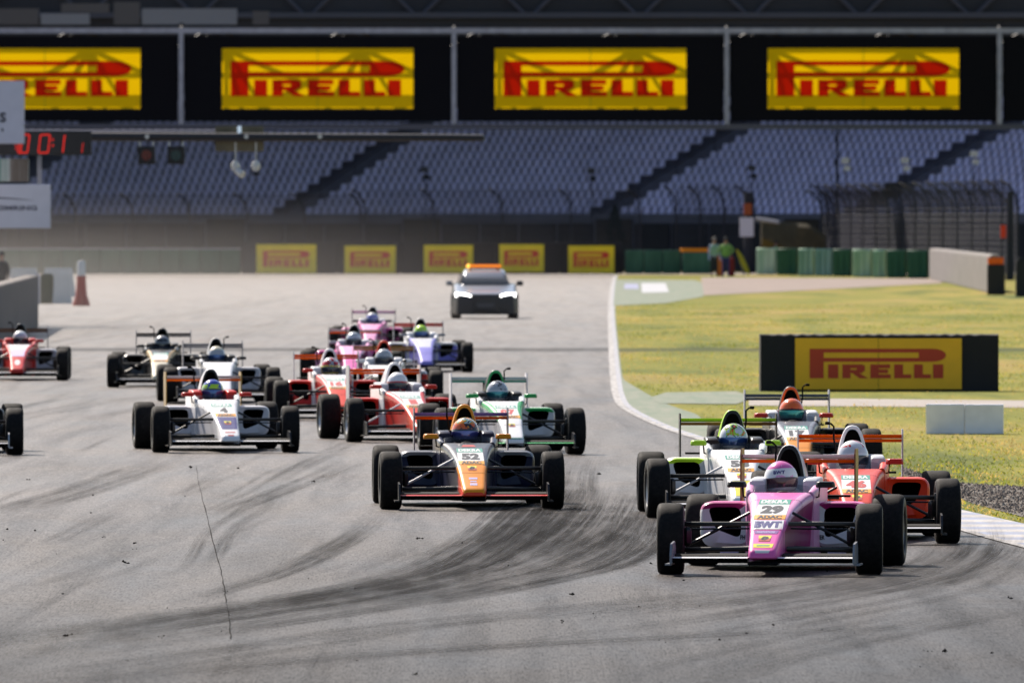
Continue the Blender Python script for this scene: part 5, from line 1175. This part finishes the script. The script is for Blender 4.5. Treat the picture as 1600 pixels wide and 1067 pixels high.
# ================================================================== marshals
def standing(name, pose, cols, label, px, s, rz=0, h=1.0):
    V = [(0,0,.93),(0,-.01,1.08),(0,0,1.24),(0,.01,1.40),(0,0,1.50),(0,-.01,1.60),(0,0,1.70)]; Rd = [(.15,.11),(.13,.10),(.16,.11),(.13,.09),(.055,.055),(.078,.09),(.07,.08)]; E = [(i, i+1) for i in range(6)]; hs = []
    for s_ in (-1, 1):
        b = len(V); el, wr = pose['arm'][(s_+1)//2]
        V += [(s_*.19,.01,1.40),(s_*el[0],el[1],el[2]),(s_*wr[0],wr[1],wr[2])]; Rd += [(.06,.06),(.045,.045),(.03,.03)]; E += [(3, b), (b, b+1), (b+1, b+2)]; hs.append((b+2, s_, (Vector(V[b+2])-Vector(V[b+1])).normalized()))
        b = len(V); k, f = pose['leg'][(s_+1)//2]; V += [(s_*.10,0,.86),(s_*k[0],k[1],k[2]),(s_*f[0],f[1],.09),(s_*f[0],f[1]-.14,.04)]; Rd += [(.09,.09),(.062,.062),(.045,.045),(.04,.035)]; E += [(0, b), (b, b+1), (b+1, b+2), (b+2, b+3)]
    for wi, s_, d in hs: hand(V, E, Rd, wi, d, (0,1,.2), s_, L=.18)
    me = skin_body('body', V, E, Rd, None)
    for c in cols[:3]: me.materials.append(c)
    for p in me.polygons:
        z = p.center.z; r = math.hypot(p.center.x, p.center.y)
        p.material_index = 0 if z > 1.47 else (2 if z < .93 and abs(p.center.x) < .2 else 1)
    t = empty(name, (( px-800)/s, FPX/s, 0), rz, label=label, cat='person'); t.scale = (h,)*3
    link('body', me, None, t)
    mb = MB(); mb.loft([[( (w_+.0)*math.cos(a), d_*math.sin(a), z) for a in [2*math.pi*k/20 for k in range(20)]] for z, w_, d_ in ((.98,.19,.15),(1.1,.18,.145),(1.28,.205,.155),(1.42,.19,.13),(1.47,.10,.09))], caps=False); mb.build('vest', cols[3], t)
    mb = MB(); mb.loft([[( w_*math.cos(a), -.005+d_*math.sin(a)-(.0), z) for a in [2*math.pi*k/16 for k in range(16)]] for z, w_, d_ in ((1.66,.088,.105),(1.72,.09,.106),(1.78,.06,.07),(1.80,.01,.01))]); mb.box(-.07,.07,-.18,-.08,1.665,1.68); mb.build('cap', cols[4], t)
    mb = MB(); mb.loft([trap(y,.008,.018,1.60,1.64,.004) for y in (-.115,-.085)]); mb.box(-.045,-.02,-.104,-.09,1.645,1.655); mb.box(.02,.045,-.104,-.09,1.645,1.655); mb.box(-.025,.025,-.102,-.09,1.572,1.58); mb.build('face', mat('face_detail', (.3,.15,.11), .7) if 'face_detail' not in bpy.data.materials else bpy.data.materials['face_detail'], t, smooth=False)
    return t
M_SKIN = mat('skin', (.42,.24,.17), .6)
fab = lambda n, c: mat('fabric_'+n, c, .85, var=.15, vscale=6)
hv = fab('lime', (.20,.38,.09)); hg = fab('pale_green', (.24,.40,.30)); nv = fab('navy', (.02,.025,.14)); lb_ = fab('light_blue', (.35,.42,.65)); dk = fab('dark', (.02,.025,.03)); gy = fab('grey', (.25,.22,.2)); gr2_ = fab('green', (.08,.45,.18))
A_ = (((.30,.0,1.16),(.22,-.12,.98)),)*2; AK = (((.36,.03,1.20),(.20,-.10,1.06)),)*2; AD = (((.25,.02,1.12),(.27,-.06,.88)),)*2; LG = (((.11,-.01,.49),(.12,.01,0)),)*2
standing('person', dict(arm=AD, leg=LG), (M_SKIN, lb_, dk, hg, gy), 'marshal in pale blue and green standing left of the other by the barrier', 1116, 31, R(20), 1.12)
standing('person', dict(arm=AK, leg=LG), (M_SKIN, hv, nv, hv, dk), 'marshal in a lime vest and navy trousers with hands on hips', 1134, 31.2, R(-8), 1.12)
standing('person', dict(arm=A_, leg=LG), (M_SKIN, nv, nv, gr2_, dk), 'marshal in green and navy seen above the pale green tyre stacks', 1212, 28.9, R(60), .98)
standing('person', dict(arm=AD, leg=LG), (M_SKIN, dk, dk, dk, dk), 'dark clothed person cut by the left edge above the pit wall', 3, 48, R(-30), 1.0)
def small(name, px, py, label, cat, fn):
    p = gnd(px, py); t = empty(name, (p.x, p.y, 0), label=label, cat=cat); fn(t); return t
def ext(m, m2):
    def f(t):
        mb = MB(); mb.revolve([(0,.01),(0,.15),(.9,.15),(1.0,.06),(1.05,.05),(1.05,.01)], (0,0,0), 16, 0, 'z'); mb.build('bottle', m, t)
        mb = MB(); mb.tube([(0,0,1.05),(.08,-.05,1.14),(.16,-.08,.9),(.17,-.08,.6)], .025, 6); mb.build('hose', m2, t)
    return f
small('fire_extinguisher', 1124, 432, 'orange extinguisher standing between the two marshals', 'extinguisher', ext(fab('faded_orange', (.5,.13,.02)), dk))
small('fire_extinguisher', 1143, 432, 'dark red extinguisher standing right of the lime vested marshal', 'extinguisher', ext(fab('dark_red', (.16,.01,.015)), dk))
def flag(t):
    mb = MB(); mb.tube([(-.25,0,0),(-.6,.1,1.3)][::-1], .03, 6); mb.build('stick', gy, t)
    mb = MB(); mb.loft([[(x+.09*w*math.cos(a), .05*math.sin(a), z) for a in [2*math.pi*k/10 for k in range(10)]] for x, z, w in ((-.62,1.35,.6),(-.45,1.05,1.3),(-.28,.65,1.7),(-.1,.25,1.5),(0,.05,.5))]); mb.build('cloth', fab('yellow', (.65,.5,.03)), t)
small('flag', 1170, 431, 'furled yellow flag leaning by the thick pillar', 'flag', flag)
# ================================================================== dust hanging over the left of the track
def volume_box(name, x0, x1, y0, y1, z0, z1, dens, col, hetero=False):
    mb = MB(); mb.box(x0, x1, y0, y1, z0, z1); m = bpy.data.materials.new(name); m.use_nodes = True; T = m.node_tree
    for n in list(T.nodes):
        if n.type == 'BSDF_PRINCIPLED': T.nodes.remove(n)
    v = T.nodes.new('ShaderNodeVolumePrincipled'); v.inputs['Color'].default_value = (*col, 1); v.inputs['Density'].default_value = dens; v.inputs['Anisotropy'].default_value = 0
    T.links.new(v.outputs[0], T.nodes['Material Output'].inputs['Volume'])
    if hetero:
        tc = T.nodes.new('ShaderNodeTexCoord'); sp = T.nodes.new('ShaderNodeSeparateXYZ'); T.links.new(tc.outputs['Generated'], sp.inputs[0])
        def mp(o, a, b, c, d):
            k = T.nodes.new('ShaderNodeMapRange'); k.interpolation_type = 'SMOOTHSTEP'; T.links.new(o, k.inputs[0])
            for i, x in enumerate((a, b, c, d)): k.inputs[i+1].default_value = x
            return k.outputs[0]
        def mul(a, b):
            k = T.nodes.new('ShaderNodeMath'); k.operation = 'MULTIPLY'; T.links.new(a, k.inputs[0])
            if isinstance(b, float): k.inputs[1].default_value = b
            else: T.links.new(b, k.inputs[1])
            return k.outputs[0]
        f = mul(mul(mp(sp.outputs[0], .5, 1, 1, 0), mp(sp.outputs[2], .15, 1, 1, 0)), mul(mp(sp.outputs[1], 0, .3, 0, 1), mp(sp.outputs[1], .85, 1, 1, 0)))
        T.links.new(mul(f, dens), v.inputs['Density'])
    o = mb.build(name, m, smooth=False, kind='stuff'); return o
volume_box('dust', -75, 6, 165, 735, -1, 4.2, .0015, (.95,.87,.80), True)
